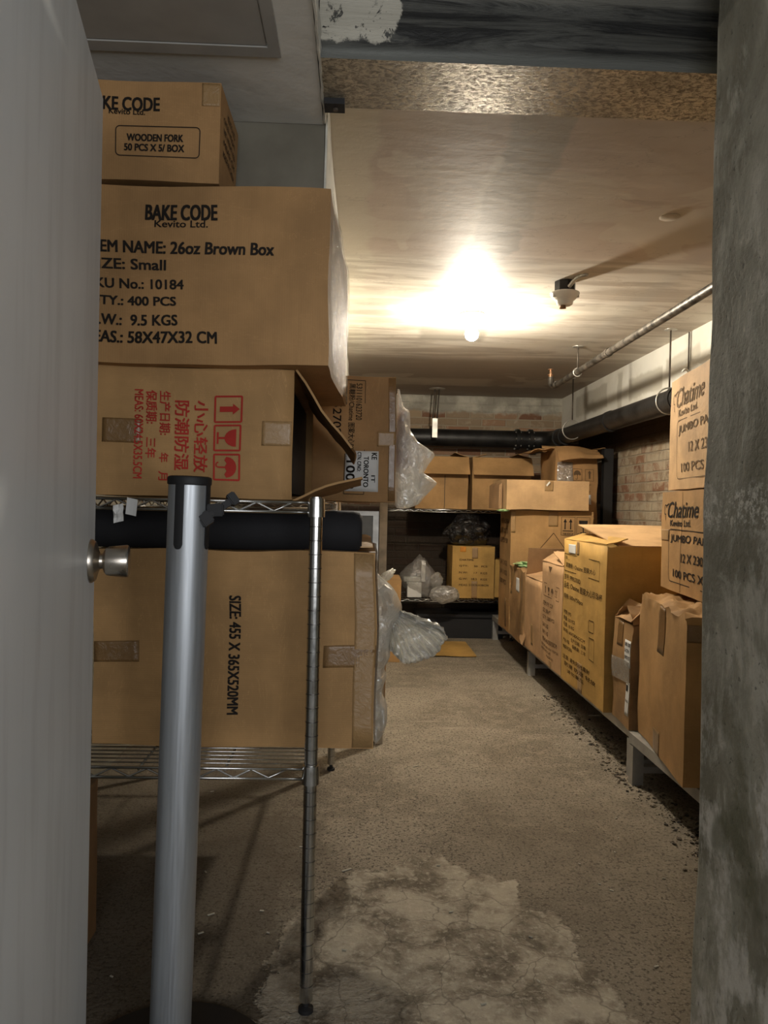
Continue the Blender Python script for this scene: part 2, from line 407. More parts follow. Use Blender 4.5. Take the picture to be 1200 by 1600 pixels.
def ceiling_mat():
    t = NT('patched_plaster_ceiling'); x, y, z = t.sep()
    wn = t.noise(3.0, 4, .6); wo = t.math('MULTIPLY', t.math('SUBTRACT', wn, .5), .16)
    xw = t.math('ADD', x, wo); yw = t.math('ADD', y, wo)
    n1 = t.noise(2.0, 5, .55); n2 = t.noise(9, 5, .6)
    c = t.mix(t.rng(n1, .35, .65), (.48, .395, .32), (.59, .505, .42))
    pale = (.66, .62, .52); grey = (.32, .29, .24); brown = (.27, .22, .17)
    c = t.mix(t.math('MULTIPLY', t.rng(xw, .03, .0, 0, 1), .8), c, (.60, .55, .44))
    # taped joint running into the room
    xs = t.math('SUBTRACT', xw, t.math('MULTIPLY', y, .045))
    c = t.mix(t.math('MULTIPLY', t.box(xs, y, .245, .385, 1.5, 2.75, .012), .8), c, (.36, .33, .27))
    c = t.mix(t.math('MULTIPLY', t.box(xs, y, .225, .25, 1.9, 2.8, .01), .8), c, pale)
    c = t.mix(t.math('MULTIPLY', t.box(xs, y, .38, .395, 1.5, 2.6, .006), .5), c, (.34, .32, .27))
    # trowelled skim coats across the room
    st = t.noise(3.4, 6, .62, vec=t.mapping(scale=(.45, 2.6, 1)), dist=.8)
    far = t.rng(yw, 2.6, 2.72)
    c = t.mix(t.math('MULTIPLY', far, .6), c, t.mix(t.rng(st, .40, .60), (.42, .38, .31), (.76, .73, .64)))
    c = t.mix(t.math('MULTIPLY', t.box(xw, yw, .30, .62, 3.72, 4.02, .02), .7), c, grey)
    c = t.mix(t.math('MULTIPLY', t.box(xw, yw, -.2, .12, 3.3, 3.55, .03), .5), c, grey)
    c = t.mix(t.math('MULTIPLY', t.box(xw, yw, .62, 1.0, 3.2, 3.34, .02), .45), c, grey)
    band = t.math('MULTIPLY', t.rng(yw, 4.35, 4.6), t.rng(st, .35, .55, .55, 1))
    c = t.mix(t.math('MULTIPLY', band, .8), c, brown)
    c = t.mix(t.math('MULTIPLY', t.box(xw, yw, -.2, .9, 5.2, 5.5, .04), .5), c, pale)
    # flakes of lifted paint
    fl = t.rng(t.noise(20, 6, .7, vec=t.mapping(scale=(.5, 1.6, 1)), dist=.6), .70, .73)
    c = t.mix(t.math('MULTIPLY', t.math('MULTIPLY', fl, t.rng(y, 2.4, 3.0)), .9), c, (.80, .78, .70))
    pt = t.rng(t.noise(1.6, 4, .5, vec=t.mapping(scale=(1, 1.4, 1), loc=(2, 7, 1)), dist=.4), .56, .575)
    c = t.mix(t.math('MULTIPLY', pt, .45), c, (.62, .57, .47))
    ed = t.rng(t.math('ABSOLUTE', t.math('SUBTRACT', t.noise(1.7, 5, .6, vec=t.mapping(scale=(1, 1.7, 1), loc=(4, 2, 0))), .52)), 0, .004, 1, 0)
    c = t.mix(t.math('MULTIPLY', ed, .25), c, (.22, .18, .13))
    t.set(col=c, rough=.62, spec=.35)
    h = t.math('ADD', t.math('MULTIPLY', st, .14), t.math('ADD', t.math('MULTIPLY', fl, .35), t.math('MULTIPLY', n2, .25)))
    t.bump(h, .30, .02); return t.m

def brick_mat(name, axes, limewash):
    t = NT(name); x, y, z = t.sep()
    a = y if axes == 'yz' else x
    wob = t.math('MULTIPLY', t.math('SUBTRACT', t.noise(5, 3), .5), .012)
    v = t.comb(t.math('ADD', a, wob), t.math('ADD', z, wob), 0.0)
    b = t.n('ShaderNodeTexBrick'); t.put(b.inputs['Vector'], v)
    b.inputs['Color1'].default_value = (.0, .0, .0, 1); b.inputs['Color2'].default_value = (1, 1, 1, 1); b.inputs['Mortar'].default_value = (.5, .5, .5, 1)
    b.inputs['Scale'].default_value = 1.0; b.inputs['Brick Width'].default_value = .19; b.inputs['Row Height'].default_value = .058
    b.inputs['Mortar Size'].default_value = .006; b.inputs['Mortar Smooth'].default_value = .4; b.inputs['Bias'].default_value = 0
    f = b.outputs['Color']; mo = b.outputs['Fac']
    rm = t.n('ShaderNodeValToRGB'); t.put(rm.inputs[0], f); e = rm.color_ramp.elements
    e[0].position = 0; e[0].color = (.20, .095, .055, 1); e[1].position = 1; e[1].color = (.36, .28, .19, 1)
    for p, cc in ((.25, (.33, .17, .10, 1)), (.5, (.40, .30, .19, 1)), (.75, (.27, .19, .12, 1))):
        q = e.new(p); q.color = cc
    c = t.mix(t.math('MULTIPLY', t.noise(18, 5, .7), .45), rm.outputs[0], (.12, .085, .055))
    lw = t.rng(t.noise(7, 6, .7, dist=.6), .62 - limewash * .3, .80 - limewash * .3)
    c = t.mix(t.math('MULTIPLY', lw, .75), c, (.48, .41, .30))
    c = t.mix(t.math('MULTIPLY', mo, .85), c, (.36, .30, .22))
    if axes == 'xz':   # lime plaster left on the upper courses, near-black tone on the lower wall
        edge = t.math('ADD', z, t.math('MULTIPLY', t.math('SUBTRACT', t.noise(5, 6, .7), .5), .16))
        c = t.mix(t.rng(edge, 1.655, 1.69), c, t.mix(t.rng(t.noise(6, 5), .4, .65), (.30, .28, .23), (.50, .47, .39)))
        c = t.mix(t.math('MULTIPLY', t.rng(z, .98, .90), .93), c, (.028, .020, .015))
    else:
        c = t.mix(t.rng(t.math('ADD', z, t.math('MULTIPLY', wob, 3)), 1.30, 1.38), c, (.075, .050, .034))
    t.set(col=c, rough=.85, spec=.2)
    h = t.math('SUBTRACT', t.math('MULTIPLY', t.noise(30, 5, .7), .5), mo)
    t.bump(h, .8, .012); return t.m

def paint_band_mat():
    t = NT('patched_white_paint'); x, y, z = t.sep()
    wo = t.math('MULTIPLY', t.math('SUBTRACT', t.noise(9, 4), .5), .05); yw = t.math('ADD', y, wo); zw = t.math('ADD', z, wo)
    c = t.mix(t.rng(t.noise(2.5, 4), .35, .65), (.62, .59, .51), (.74, .72, .65))
    for (a0, a1, b0, b1) in ((3.55, 3.95, 1.66, 1.72), (4.0, 4.5, 1.58, 1.70), (4.9, 5.6, 1.60, 1.75), (2.9, 3.3, 1.70, 1.80), (4.62, 4.70, 1.48, 1.78)):
        c = t.mix(t.math('MULTIPLY', t.box(yw, zw, a0, a1, b0, b1, .012), .7), c, (.40, .37, .30))
    t.set(col=c, rough=.7); t.bump(t.noise(14, 5), .3, .01); return t.m

def soffit_mat():
    t = NT('grey_drywall_paint'); n = t.noise(3, 4); p = t.noise(4.2, 3, .5, dist=.5)
    c = t.mix(t.rng(n, .3, .7), (.66, .65, .59), (.76, .75, .69))
    c = t.mix(t.rng(p, .615, .625), c, (.80, .78, .72))
    t.set(col=c, rough=.6); t.bump(t.noise(12, 5, .6), .25, .01); return t.m
def duct_mat():
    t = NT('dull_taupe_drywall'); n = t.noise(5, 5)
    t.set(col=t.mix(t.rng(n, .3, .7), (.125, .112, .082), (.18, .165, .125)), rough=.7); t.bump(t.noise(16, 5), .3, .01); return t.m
def header_mat():
    t = NT('stained_lintel_face'); x, y, z = t.sep()
    st = t.noise(5, 7, .7, vec=t.mapping(scale=(.5, 1, 5)), dist=1.2)
    c = t.mix(t.rng(st, .40, .58), (.012, .012, .011), (.085, .085, .075))
    c = t.mix(t.rng(t.math('ADD', z, t.math('MULTIPLY', st, .03)), 1.765, 1.748, 0, 1), c, (.15, .155, .14))
    c = t.mix(t.rng(t.math('ADD', z, t.math('MULTIPLY', st, .03)), 1.842, 1.858), c, (.17, .165, .14))
    pl = t.rng(t.math('ADD', x, t.math('MULTIPLY', t.math('SUBTRACT', t.noise(11, 6, .7), .5), .16)), .055, .045, 0, 1)
    pl = t.math('MULTIPLY', pl, t.rng(t.math('ADD', z, t.math('MULTIPLY', t.noise(24, 5, .7), .06)), 1.782, 1.79))
    fk = t.rng(t.noise(26, 6, .75, dist=.6), .40, .44)
    c = t.mix(t.math('MULTIPLY', pl, t.math('MAXIMUM', fk, t.rng(z, 1.80, 1.84))), c, (.50, .47, .39))
    t.set(col=c, rough=.6); t.bump(st, .6, .02); return t.m
def lintel_under_mat():
    t = NT('oxidised_galvanised_lintel'); sp = t.noise(115, 6, .75, dist=.8, vec=t.mapping(scale=(.7, 1, 1))); b = t.noise(6, 4)
    c = t.mix(t.rng(sp, .40, .60), (.17, .14, .10), (.62, .55, .41))
    c = t.mix(t.math('MULTIPLY', t.rng(b, .45, .7), .5), c, (.09, .075, .05))
    t.set(col=c, rough=t.rng(sp, .4, .6, .50, .34), metal=.55); t.bump(sp, .25, .004); return t.m
def pillar_mat():
    t = NT('rough_cast_concrete'); x, y, z = t.sep()
    n1 = t.noise(4.0, 6, .62, dist=.6); n2 = t.noise(17, 7, .72, vec=t.mapping(scale=(1, 1, .45)), dist=.5); n3 = t.noise(90, 3)
    c = t.mix(t.rng(n1, .35, .65), (.21, .20, .15), (.42, .41, .34))
    c = t.mix(t.math('MULTIPLY', t.rng(n2, .48, .66), .65), c, (.66, .65, .57))
    c = t.mix(t.math('MULTIPLY', t.rng(n3, .36, .28), .6), c, (.03, .03, .025))
    lowc = t.rng(z, .72, .50)
    bl = t.rng(t.noise(9, 6, .7, vec=t.mapping(scale=(1, 1, .6), loc=(3, 3, 3))), .50, .62)
    c = t.mix(t.math('MULTIPLY', t.math('MULTIPLY', lowc, bl), .8), c, (.74, .73, .68))
    ol = t.rng(t.noise(5, 4, vec=t.mapping(loc=(9, 1, 4))), .55, .65)
    c = t.mix(t.math('MULTIPLY', t.math('MULTIPLY', lowc, ol), .7), c, (.12, .12, .065))
    sp = t.rng(t.noise(70, 6, .8), .48, .60)
    bd = t.math('MULTIPLY', t.rng(z, .885, .925), t.rng(z, .955, .99, 1, 0))
    c = t.mix(t.math('MULTIPLY', bd, t.math('MULTIPLY', sp, .9)), c, (.72, .71, .64))
    hole = t.rng(t.vor(6.5), .03, .055, 1, 0)
    c = t.mix(t.math('MULTIPLY', hole, .8), c, (.03, .028, .022))
    t.set(col=c, rough=.85); t.bump(t.math('ADD', t.math('MULTIPLY', n2, .8), t.math('MULTIPLY', t.math('SUBTRACT', n3, hole), .3)), .6, .012); return t.m
def door_mat():
    t = NT('grey_painted_door'); n = t.noise(2.2, 3); ln = t.noise(6, 4, vec=t.mapping(scale=(1, 4, .5)))
    c = t.mix(t.rng(n, .3, .7), (.66, .69, .70), (.76, .79, .80))
    c = t.mix(t.math('MULTIPLY', t.rng(ln, .45, .75), .2), c, (.29, .29, .29))
    sp = t.rng(t.vor(9), .018, .028, 1, 0); c = t.mix(t.math('MULTIPLY', sp, .7), c, (.62, .62, .62))
    t.set(col=c, rough=.42); t.bump(t.noise(7, 4), .15, .01); return t.m

# ------------------------------------------------------------------ setting
def gridplane(name, o, U, V, lu, lv, mat, nu=1, nv=1, th=.05):
    bm = bmesh.new(); slab(bm, o, U, V, lu, lv, th, nu, nv); return struct(name, bm, mat)
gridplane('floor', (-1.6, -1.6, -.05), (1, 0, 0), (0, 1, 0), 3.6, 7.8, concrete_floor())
bm = bmesh.new(); bx(bm, -.95, 1.85, 1.545, 6.1, 1.80, 1.9); struct('ceiling', bm, ceiling_mat())
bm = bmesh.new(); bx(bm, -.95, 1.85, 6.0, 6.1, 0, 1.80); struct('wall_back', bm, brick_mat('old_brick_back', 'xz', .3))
bm = bmesh.new(); bx(bm, 1.72, 1.85, 1.25, 6.0, 0, 1.80); struct('wall_right', bm, brick_mat('old_brick_right', 'yz', .75))
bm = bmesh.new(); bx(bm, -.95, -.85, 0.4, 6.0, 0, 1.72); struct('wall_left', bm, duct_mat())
bm = bmesh.new(); bx(bm, 1.58, 1.72, 1.4, 6.0, 1.515, 1.80); struct('trim_1', bm, paint_band_mat(), 'white painted bulkhead along the top of the right brick wall')
# lintel beam
bm = bmesh.new(); bx(bm, -.088, 1.40, 1.375, 1.545, 1.722, 2.2)
o = struct('trim_2', bm, [header_mat(), lintel_under_mat()], 'dark stained lintel beam over the doorway')
for p in o.data.polygons:
    if p.normal.z < -.5: p.material_index = 1
# low drywall soffit on the left with its dropped box
bm = bmesh.new(); bx(bm, -.95, -.09, .2, 1.612, 1.72, 2.2); struct('trim_3', bm, soffit_mat(), 'grey drywall soffit above the stacked cartons')
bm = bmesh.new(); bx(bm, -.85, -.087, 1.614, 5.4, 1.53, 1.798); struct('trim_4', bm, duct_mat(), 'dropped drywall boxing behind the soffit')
# plaster corner bead
bead = plain('white_corner_plaster', (.62, .60, .52), .7, var=.1, scale=20, bump=.4)
bm = bmesh.new()
def beadw(s, q): return nz(s * 14, q * 5, 0, 3) * .004
slab(bm, (-.0885, 1.0, 1.716), (0, 1, 0), (0, 0, 1), .6, .05, .004, 30, 4, beadw)
slab(bm, (-.0865, 1.610, 1.526), (0, 1, 0), (0, 0, 1), 3.78, .272, .004, 60, 4, beadw)
struct('trim_5', bm, bead, 'ragged white plaster edge of the soffit')
# concrete pillar with a chipped arris
bm = bmesh.new(); n = 60
rings = []
for i in range(n + 1):
    z = 2.2 * i / n; ch = .006 + .006 * (nz(0, 0, z * 9, 2) + .3) + (.010 if nz(1, 1, z * 5, 5) > .42 else 0)
    xo = .5635 + .0035 * z + nz(0, 0, z * 3, 8) * .005
    rings.append([bm.verts.new(p) for p in ((xo, .55, z), (xo + nz(0, 2, z * 6, 3) * .002, 1.25 - ch * 1.4, z), (xo + ch * .4, 1.25 - ch * .4, z), (xo + ch, 1.25, z), (1.85, 1.25, z), (1.85, .55, z))])
for a, b in zip(rings, rings[1:]):
    for k in range(6): bm.faces.new((a[k], a[(k + 1) % 6], b[(k + 1) % 6], b[k]))
bm.faces.new(rings[0][::-1]); bm.faces.new(rings[-1])
struct('wall_right_pillar', bm, pillar_mat(), 'rough grey concrete pillar at the right of the doorway')

# door with its knob
dd = Vector((-.185, .983, 0)).normalized(); dn = Vector((dd.y, -dd.x, 0))
mt = Matrix(((dd.x, -dn.x, 0, -.405), (dd.y, -dn.y, 0, 1.2), (0, 0, 1, 0), (0, 0, 0, 1)))
bm = bmesh.new(); bx(bm, -.93, 0, 0, .04, .008, 1.545, mt)
bmesh.ops.bevel(bm, geom=bm.edges[:], offset=.0015, segments=2, affect='EDGES')
door = struct('door_1', bm, door_mat(), 'open grey painted door with a nickel knob')
kb = Vector((-.405, 1.2, .838)) - dd * .045
bm = bmesh.new(); lathe(bm, [(.0, 0), (.0325, 0.0003), (.0325, .003), (.029, .008), (.016, .012), (.012, .014), (.0115, .018), (.0165, .020), (.0205, .023), (.0220, .028), (.0245, .052), (.0235, .0545), (.021, .0555), (.0, .056)], kb, dn, 40)
link('door_knob', bm, STEEL, door, sharp=35)['label'] = 'brushed nickel door knob'

# ------------------------------------------------------------------ wire shelving units
def wire_unit(label, x0, x1, y0, y1, levels, ph, long_y, tag_on=False):
    t = thing('wire_shelving_unit', label, 'shelving', ((x0 + x1) / 2, (y0 + y1) / 2, 0))
    inv = -Vector(t.location)
    L = lambda x, y, z: Vector((x, y, z)) + inv
    for (x, y) in ((x0, y0), (x1, y0), (x0, y1), (x1, y1)):
        bm = bmesh.new(); tube(bm, [L(x, y, .022), L(x, y, ph)], .0122, 20)
        nf = len(bm.faces); z = .05
        while z < ph - .01:
            tube(bm, [L(x, y, z), L(x, y, z + .0018)], .01235, 20); z += .0254
        bm.faces.ensure_lookup_table()
        for f in bm.faces[nf:]: f.material_index = 1
        p = link('post', bm, [CHROME, DARKCHROME], t, sharp=40)
        bm = bmesh.new(); lathe(bm, [(.008, 0), (.014, .001), (.014, .008), (.006, .012), (.006, .024)], L(x, y, 0), (0, 0, 1), 14)
        link('levelling_foot', bm, DARKIN, p, sharp=40)
    for zt in levels:
        bm = bmesh.new(); zb = zt - .016
        for z in (zt - .0035, zt - .0215):
            for a, b in (((x0, y0), (x1, y0)), ((x0, y1), (x1, y1)), ((x0, y0), (x0, y1)), ((x1, y0), (x1, y1))):
                tube(bm, [L(*a, z), L(*b, z)], .0030, 8)
        for a, b in (((x0, y0), (x1, y0)), ((x0, y1), (x1, y1)), ((x0, y0), (x0, y1)), ((x1, y0), (x1, y1))):
            a, b = Vector((*a, 0)), Vector((*b, 0)); n_ = max(3, round((b - a).length / .075)); pts = []
            d = (b - a).normalized(); a2 = a + d * .045; b2 = b - d * .045
            for k in range(2 * n_ + 1):
                q = a2 + (b2 - a2) * (k / (2 * n_)); pts.append(L(q.x, q.y, zt - .005 if k % 2 == 0 else zt - .020))
            tube(bm, pts, .0021, 6)
        lv = link('shelf_frame', bm, CHROME, t, smooth=True)
        bm = bmesh.new()
        if long_y:
            k = y0 + .022
            while k < y1 - .01: tube(bm, [L(x0, k, zt - .0015), L(x1, k, zt - .0015)], .0015, 6); k += .022
            for x in (x0 + (x1 - x0) / 3, x0 + 2 * (x1 - x0) / 3): tube(bm, [L(x, y0, zt - .006), L(x, y1, zt - .006)], .0028, 6)
        else:
            k = x0 + .022
            while k < x1 - .01: tube(bm, [L(k, y0, zt - .0015), L(k, y1, zt - .0015)], .0015, 6); k += .022
            for y in (y0 + (y1 - y0) / 3, y0 + 2 * (y1 - y0) / 3): tube(bm, [L(x0, y, zt - .006), L(x1, y, zt - .006)], .0028, 6)
        link('wire_deck', bm, CHROME, lv, smooth=True)
        for (x, y) in ((x0, y0), (x1, y0), (x0, y1), (x1, y1)):
            bm = bmesh.new(); lathe(bm, [(.0128, -.030), (.0165, -.0295), (.0155, -.001), (.0150, .004), (.0128, .0045)], L(x, y, zt), (0, 0, 1), 20)
            link('corner_collar', bm, CHROME, lv, sharp=40)
    return t
sh = wire_unit('chrome wire shelving unit beside the door, loaded with large cartons', -.545, -.077, 1.405, 2.69, [.449, .936], .943, True)
inv = Vector((.311, -2.0475, 0))
bm = bmesh.new(); slab(bm, Vector((-.418, 1.396, .905)) + inv, (1, 0, -.18), (.12, -.1, 1), .02, .030, .0008, 3, 3, lambda a, b: a * a * .003)
slab(bm, Vector((-.438, 1.394, .888)) + inv, (1, 0, .25), (0, -.15, 1), .018, .032, .0008, 4, 4, lambda a, b: nz(a * 3, b * 3, 1) * .008)
link('paper_tag', bm, PAPER, sh)['label'] = 'torn white paper tag on the front rail'

# ------------------------------------------------------------------ cartons on the near shelving unit
G1 = [("BAKE CODE", -0.0511, 0.1245, 0.0751, 0.1475, dict(bold=.03)), ("Kevito Ltd.", -0.012, 0.1175, 0.05, 0.1270), ("WOODEN FORK", 0.0196, 0.0707, 0.1184, 0.0833, dict(bold=.035)), ("50 PCS X 5/ BOX", 0.0152, 0.0527, 0.1208, 0.0653, dict(bold=.035))]
c = Carton('carton printed WOODEN FORK on top of the near stack, under the soffit', (-.445, 1.483, 1.4985), .366, .19, .176, 'brown', bulge=.002, seed=3)
c.marks('front', G1, polys=outline(-.0006, .0424, .1486, .0976, .0016, .008))
c.tape('front', .150, .135, .182, .174, TAPE2)
s5 = [("GROSS WEIGHT", -.07, .12, .05, .13), ("NET WEIGHT: KGS", -.07, .10, .05, .11), ("MEAS: CM", -.07, .08, .05, .09), ("MADE IN CHINA", -.07, .06, .05, .07), ("KEVITO LTD", -.03, .14, .05, .152)]
c.marks('right', s5)

G2 = [("BAKE CODE", -0.0574, 0.2551, 0.0674, 0.2829, dict(bold=.03)), ("Kevito Ltd.", -0.0413, 0.2421, 0.0513, 0.2545), ("ITEM NAME: 26oz Brown Box", -0.1604, 0.1951, 0.1704, 0.2159), ("SIZE: Small", -0.1584, 0.166, -0.0196, 0.184), ("SKU No.: 10184", -0.1613, 0.1326, 0.0133, 0.1494), ("QTY.: 400 PCS", -0.1608, 0.1002, -0.0012, 0.1188), ("G.W.:  9.5 KGS", -0.1604, 0.0676, 0.0004, 0.0864), ("MEAS.: 58X47X32 CM", -0.1683, 0.0363, 0.0723, 0.0567)]
c = Carton('large carton printed 26oz Brown Box, second from top of the near stack', (-.300, 1.663, 1.1755), .50, .55, .317, 'brown', rot=(0, 0, R(-2.4)), bulge=.003, crumple=.003, seed=8, n=14)
for i in range(2, 8): G2[i] = G2[i][:5] + (dict(bold=.032),)
c.marks('front', [(g[0], g[1] - .02, g[2], g[3] - .02, g[4]) + g[5:] for g in G2])
c.strip('right', -.268, .004, .268, .312, FAINT, 'stretch_film', off=.004, label='clear stretch film over the aisle side', n=14)

RED = [('MEAS: 60X24.5X35.5CM', -0.0754, 0.0681, 0.0864, 0.0839), ('保质期:', -0.0746, 0.089, -0.0144, 0.109), ('三年', 0.0112, 0.0895, 0.0478, 0.1085), ('生产日期:', -0.0741, 0.114, 0.0051, 0.134), ('年', 0.038, 0.1147, 0.055, 0.1313), ('月', 0.0722, 0.1137, 0.0888, 0.1303), ('防潮防湿', -0.0577, 0.1422, 0.0687, 0.1688), ('小心轻放', -0.0585, 0.178, 0.0715, 0.203)]
c = Carton('carton with red Chinese printing lying open on its side on the upper shelf', (-.48, 1.715, 1.0565), .236, .59, .356, 'tan', rot=(0, PI / 2, 0), top=False, seed=12, bulge=.002, crumple=.0015)
pol = icon('arrow', -0.0683, 0.2136, -0.0187, 0.2644, .0034) + icon('glass', -0.0157, 0.2136, 0.0327, 0.2634, .0034) + icon('umbrella', 0.0367, 0.2136, 0.0863, 0.2628, .0034)
c.marks('front', RED, REDINK, pol, bold=.018)
c.tape('front', -.022, .30, .022, .354, TAPE2); c.tape('front', -.022, .01, .022, .08)
bm = bmesh.new(); bx(bm, -.106, .106, -.28, .28, .02, .340); infill = link('shade_block', bm, DARKIN, c.root); infill['label'] = 'black block put in for the shaded inside of the open end'  # added black block stands in for shade inside the open carton
c.flap('left', .176, 35, curl=.010); c.flap('right', .135, 67, curl=.008)

c = Carton('long plain carton marked SIZE 455, on the lower shelf behind the crowd post', (-.507, 1.742, .6445), .382, .47, .545, 'tan', rot=(0, PI / 2, 0), seed=21, bulge=.004, crumple=.003, n=14)
c.marks('front', [('SIZE: 455 X 365X520MM', -0.1044, 0.2583, 0.1264, 0.2797)], bold=.03)
c.tape('front', -.010, .445, .032, .545); c.tape('front', -.012, .0, .030, .085); c.tape('front', -.189, .503, .189, .543, TAPE2)
c.tape('left', .15, .40, .23, .545)
c.strip('top', -.19, .002, .19, .468, THIN, 'stretch_film', off=.004, label='clear film wrapped over the end', n=12)
# loose film and paper lying on that carton
bm = bmesh.new(); slab(bm, (-.12, 1.53, .840), (1, 0, 0), (0, 1, .02), .15, .34, .002, 14, 14, lambda a, b: .006 + nz(a * 5, b * 5, 2) * .010)
tag(link('kraft_paper_sheet', bm, CB['pale'], sharp=30), 'creased kraft sheet lying on the long plain carton', 'paper')

bm = bmesh.new(); lathe(bm, [(.0, 0), (.030, 0), (.039, .008), (.0405, .02), (.0405, .56), (.038, .572), (.030, .578), (.0, .578)], (-.57, 1.545, .8765), (1, 0, 0), 40)
tag(link('foam_roll', bm, RUBBER, sharp=50), 'black foam roll lying across the long plain carton under the upper shelf', 'roll')

c = Carton('upright brown carton with a white address sticker, behind the opened red-print carton', (-.155, 2.26, 1.108), .336, .38, .252, 'brown', rot=(0, PI / 2, 0), seed=31, bulge=.003, crumple=.0025)
c.marks('front', [('5311101623720', -0.1496, 0.1426, -0.0514, 0.1584), ('黑糖粉/Chatime 图案大心P05270', -0.1482, 0.1226, 0.06, 0.1404), ('P10527027', -0.153, 0.082, 0.009, 0.1042)], INK, polys=outline(-.158, .115, .150, .168, .0016, .0017), bold=.006)
l = c.label('front', .035, .117, .142, .205)
c.marks('front', [('1009', .062, .120, .135, .142), ('CTN. C/NO:', .038, .148, .09, .158), ('TORONTO', .050, .165, .13, .178), ('KE', .040, .186, .058, .200), ('MADE IN', .038, .1175, .060, .1195), ('IT', .10, .186, .118, .196)], bold=.03, off=.0026, parent=l)
c.tape('front', -.02, .20, .022, .25, TAPE2)
c.tape('front', -.165, .232, .165, .251)

# pink cup sleeve and crumpled film on the aisle side of it
def sheet_blob(name, label, cat, center, rad, mat, seed, amp=.25, sub=4, fr=2.2, fn=None, group=None):
    bm = bmesh.new(); bmesh.ops.create_icosphere(bm, subdivisions=sub, radius=1)
    for v in bm.verts:
        p = v.co.copy(); q = p * fr + Vector((seed * 3.7, seed, -seed))
        k = 1 + amp * (abs(mnoise.noise(q)) * 2 - .6) + amp * .45 * (abs(mnoise.noise(q * 2.7)) * 2 - .5)
        v.co = Vector((p.x * rad[0] * k, p.y * rad[1] * k, p.z * rad[2] * k))
        if fn: v.co = fn(v.co)
    o = link(name, bm, mat, sharp=22); o.location = center
    return tag(o, label, cat, group)
bm = bmesh.new()
tube(bm, [(.124, 2.195, 1.035 + .006 * k) for k in range(27)], [.015 + (.002 if k % 2 else 0) for k in range(27)], 20)
tag(link('cup_sleeve', bm, plain('pink_paper_cups', (.50, .26, .27), .45), sharp=50), 'sleeve of stacked pink cups inside the crumpled film', 'cups')
def clampfn(x0=None, z0=None, pre=None):
    def f(v):
        if pre: v = pre(v)
        if x0 is not None and v.x < x0: v.x = x0 + (v.x - x0) * .05
        if z0 is not None and v.z < z0: v.z = z0 + (v.z - z0) * .05
        return v
    return f
def film_bag(name, label, prof, y0, puff, seed, mat=None, nu=26, nv=54, cat='plastic film', rough=.016):
    """prof: list of (z, x left, x right) from top to bottom; a closed, puffed and creased skin"""
    bm = bmesh.new(); zs = [p[0] for p in prof]
    def at(z):
        for a, b in zip(prof, prof[1:]):
            if a[0] >= z >= b[0]:
                f = (a[0] - z) / max(1e-6, a[0] - b[0]); return a[1] + (b[1] - a[1]) * f, a[2] + (b[2] - a[2]) * f
        return prof[-1][1:]
    rings = []
    for j in range(nv + 1):
        z = zs[0] + (zs[-1] - zs[0]) * j / nv; xl, xr = at(z); row = []
        for i in range(2 * nu):
            th = 2 * PI * i / (2 * nu); sx = .5 - .5 * math.cos(th); w = xr - xl
            x = xl + w * sx; y = y0 - math.sin(th) * puff * min(1, .25 + w / .09)
            q = Vector((x * 16, y * 9, z * 13)) + Vector((seed * 3.3, 0, seed))
            d = abs(mnoise.noise(q)) * 1.6 - .45 + .45 * (abs(mnoise.noise(q * 2.4)) * 2 - .5)
            fold = math.sin(x * 90 + z * 35 + mnoise.noise(q * .6) * 5) * .25
            y += -math.sin(th) * (d + fold) * rough * 1.6; x += mnoise.noise(q + Vector((50, 0, 0))) * rough * .55 * sx; zz = z + mnoise.noise(q + Vector((0, 70, 0))) * rough * .5
            row.append(bm.verts.new((x, y, zz)))
        rings.append(row)
    for a, b in zip(rings, rings[1:]):
        for k in range(2 * nu): bm.faces.new((a[k], a[(k + 1) % (2 * nu)], b[(k + 1) % (2 * nu)], b[k]))
    bm.faces.new(rings[0][::-1]); bm.faces.new(rings[-1])
    return tag(link(name, bm, mat or CLEAR, sharp=32), label, cat)
film_bag('film_bundle', 'bundle of crumpled clear film against the side of the stickered carton, upper shelf', [(1.262, .104, .112), (1.215, .104, .122), (1.205, .104, .140), (1.15, .104, .145), (1.112, .103, .168), (1.092, .103, .200), (1.080, .103, .216), (1.05, .103, .196), (1.022, .103, .182), (1.012, .103, .196), (.995, .103, .219), (.96, .103, .198), (.935, .104, .176), (.928, .107, .150)], 2.20, .045, 4)
film_bag('film_bundle', 'clear film bag bulging beside the long plain carton, lower shelf', [(.745, .045, .056), (.725, .044, .075), (.685, .042, .115), (.655, .040, .130), (.62, .040, .125), (.585, .040, .106), (.55, .040, .098), (.51, .040, .094), (.48, .042, .080), (.455, .044, .088), (.41, .046, .078), (.375, .046, .092), (.33, .048, .092), (.30, .050, .085), (.275, .055, .066)], 2.14, .06, 9)
bm = bmesh.new(); NU, NV = 72, 26; g = []
rim = [(8, .012), (-4, .03), (-12, .075), (-15, .145), (-22, .166), (-33, .163), (-46, .160), (-60, .150), (-74, .142), (-88, .110), (-100, .09)]
for i in range(NU + 1):
    a = i / NU; f = a * (len(rim) - 1); k = min(int(f), len(rim) - 2); f -= k
    ang = R(rim[k][0] + (rim[k + 1][0] - rim[k][0]) * f); L0 = rim[k][1] + (rim[k + 1][1] - rim[k][1]) * f; row = []
    for j in range(NV + 1):
        b = j / NV; ln = .004 + L0 * b * (1 + .05 * nz(a * 14, 0, 0, 4))
        fold = (abs(((a * 22 + nz(a * 4, b * 1.5, 0, 2) * 1.2) % 1) - .5) * 2 - .5) * .024 * b + nz(a * 10, b * 4, 1, 5) * .014 * b
        aa = ang + nz(a * 5, b * 3, 2, 7) * .10 * b
        row.append(bm.verts.new((.094 + ln * math.cos(aa), 2.13 - .05 * math.sin(a * PI) * b + fold, .642 + ln * math.sin(aa))))
    g.append(row)
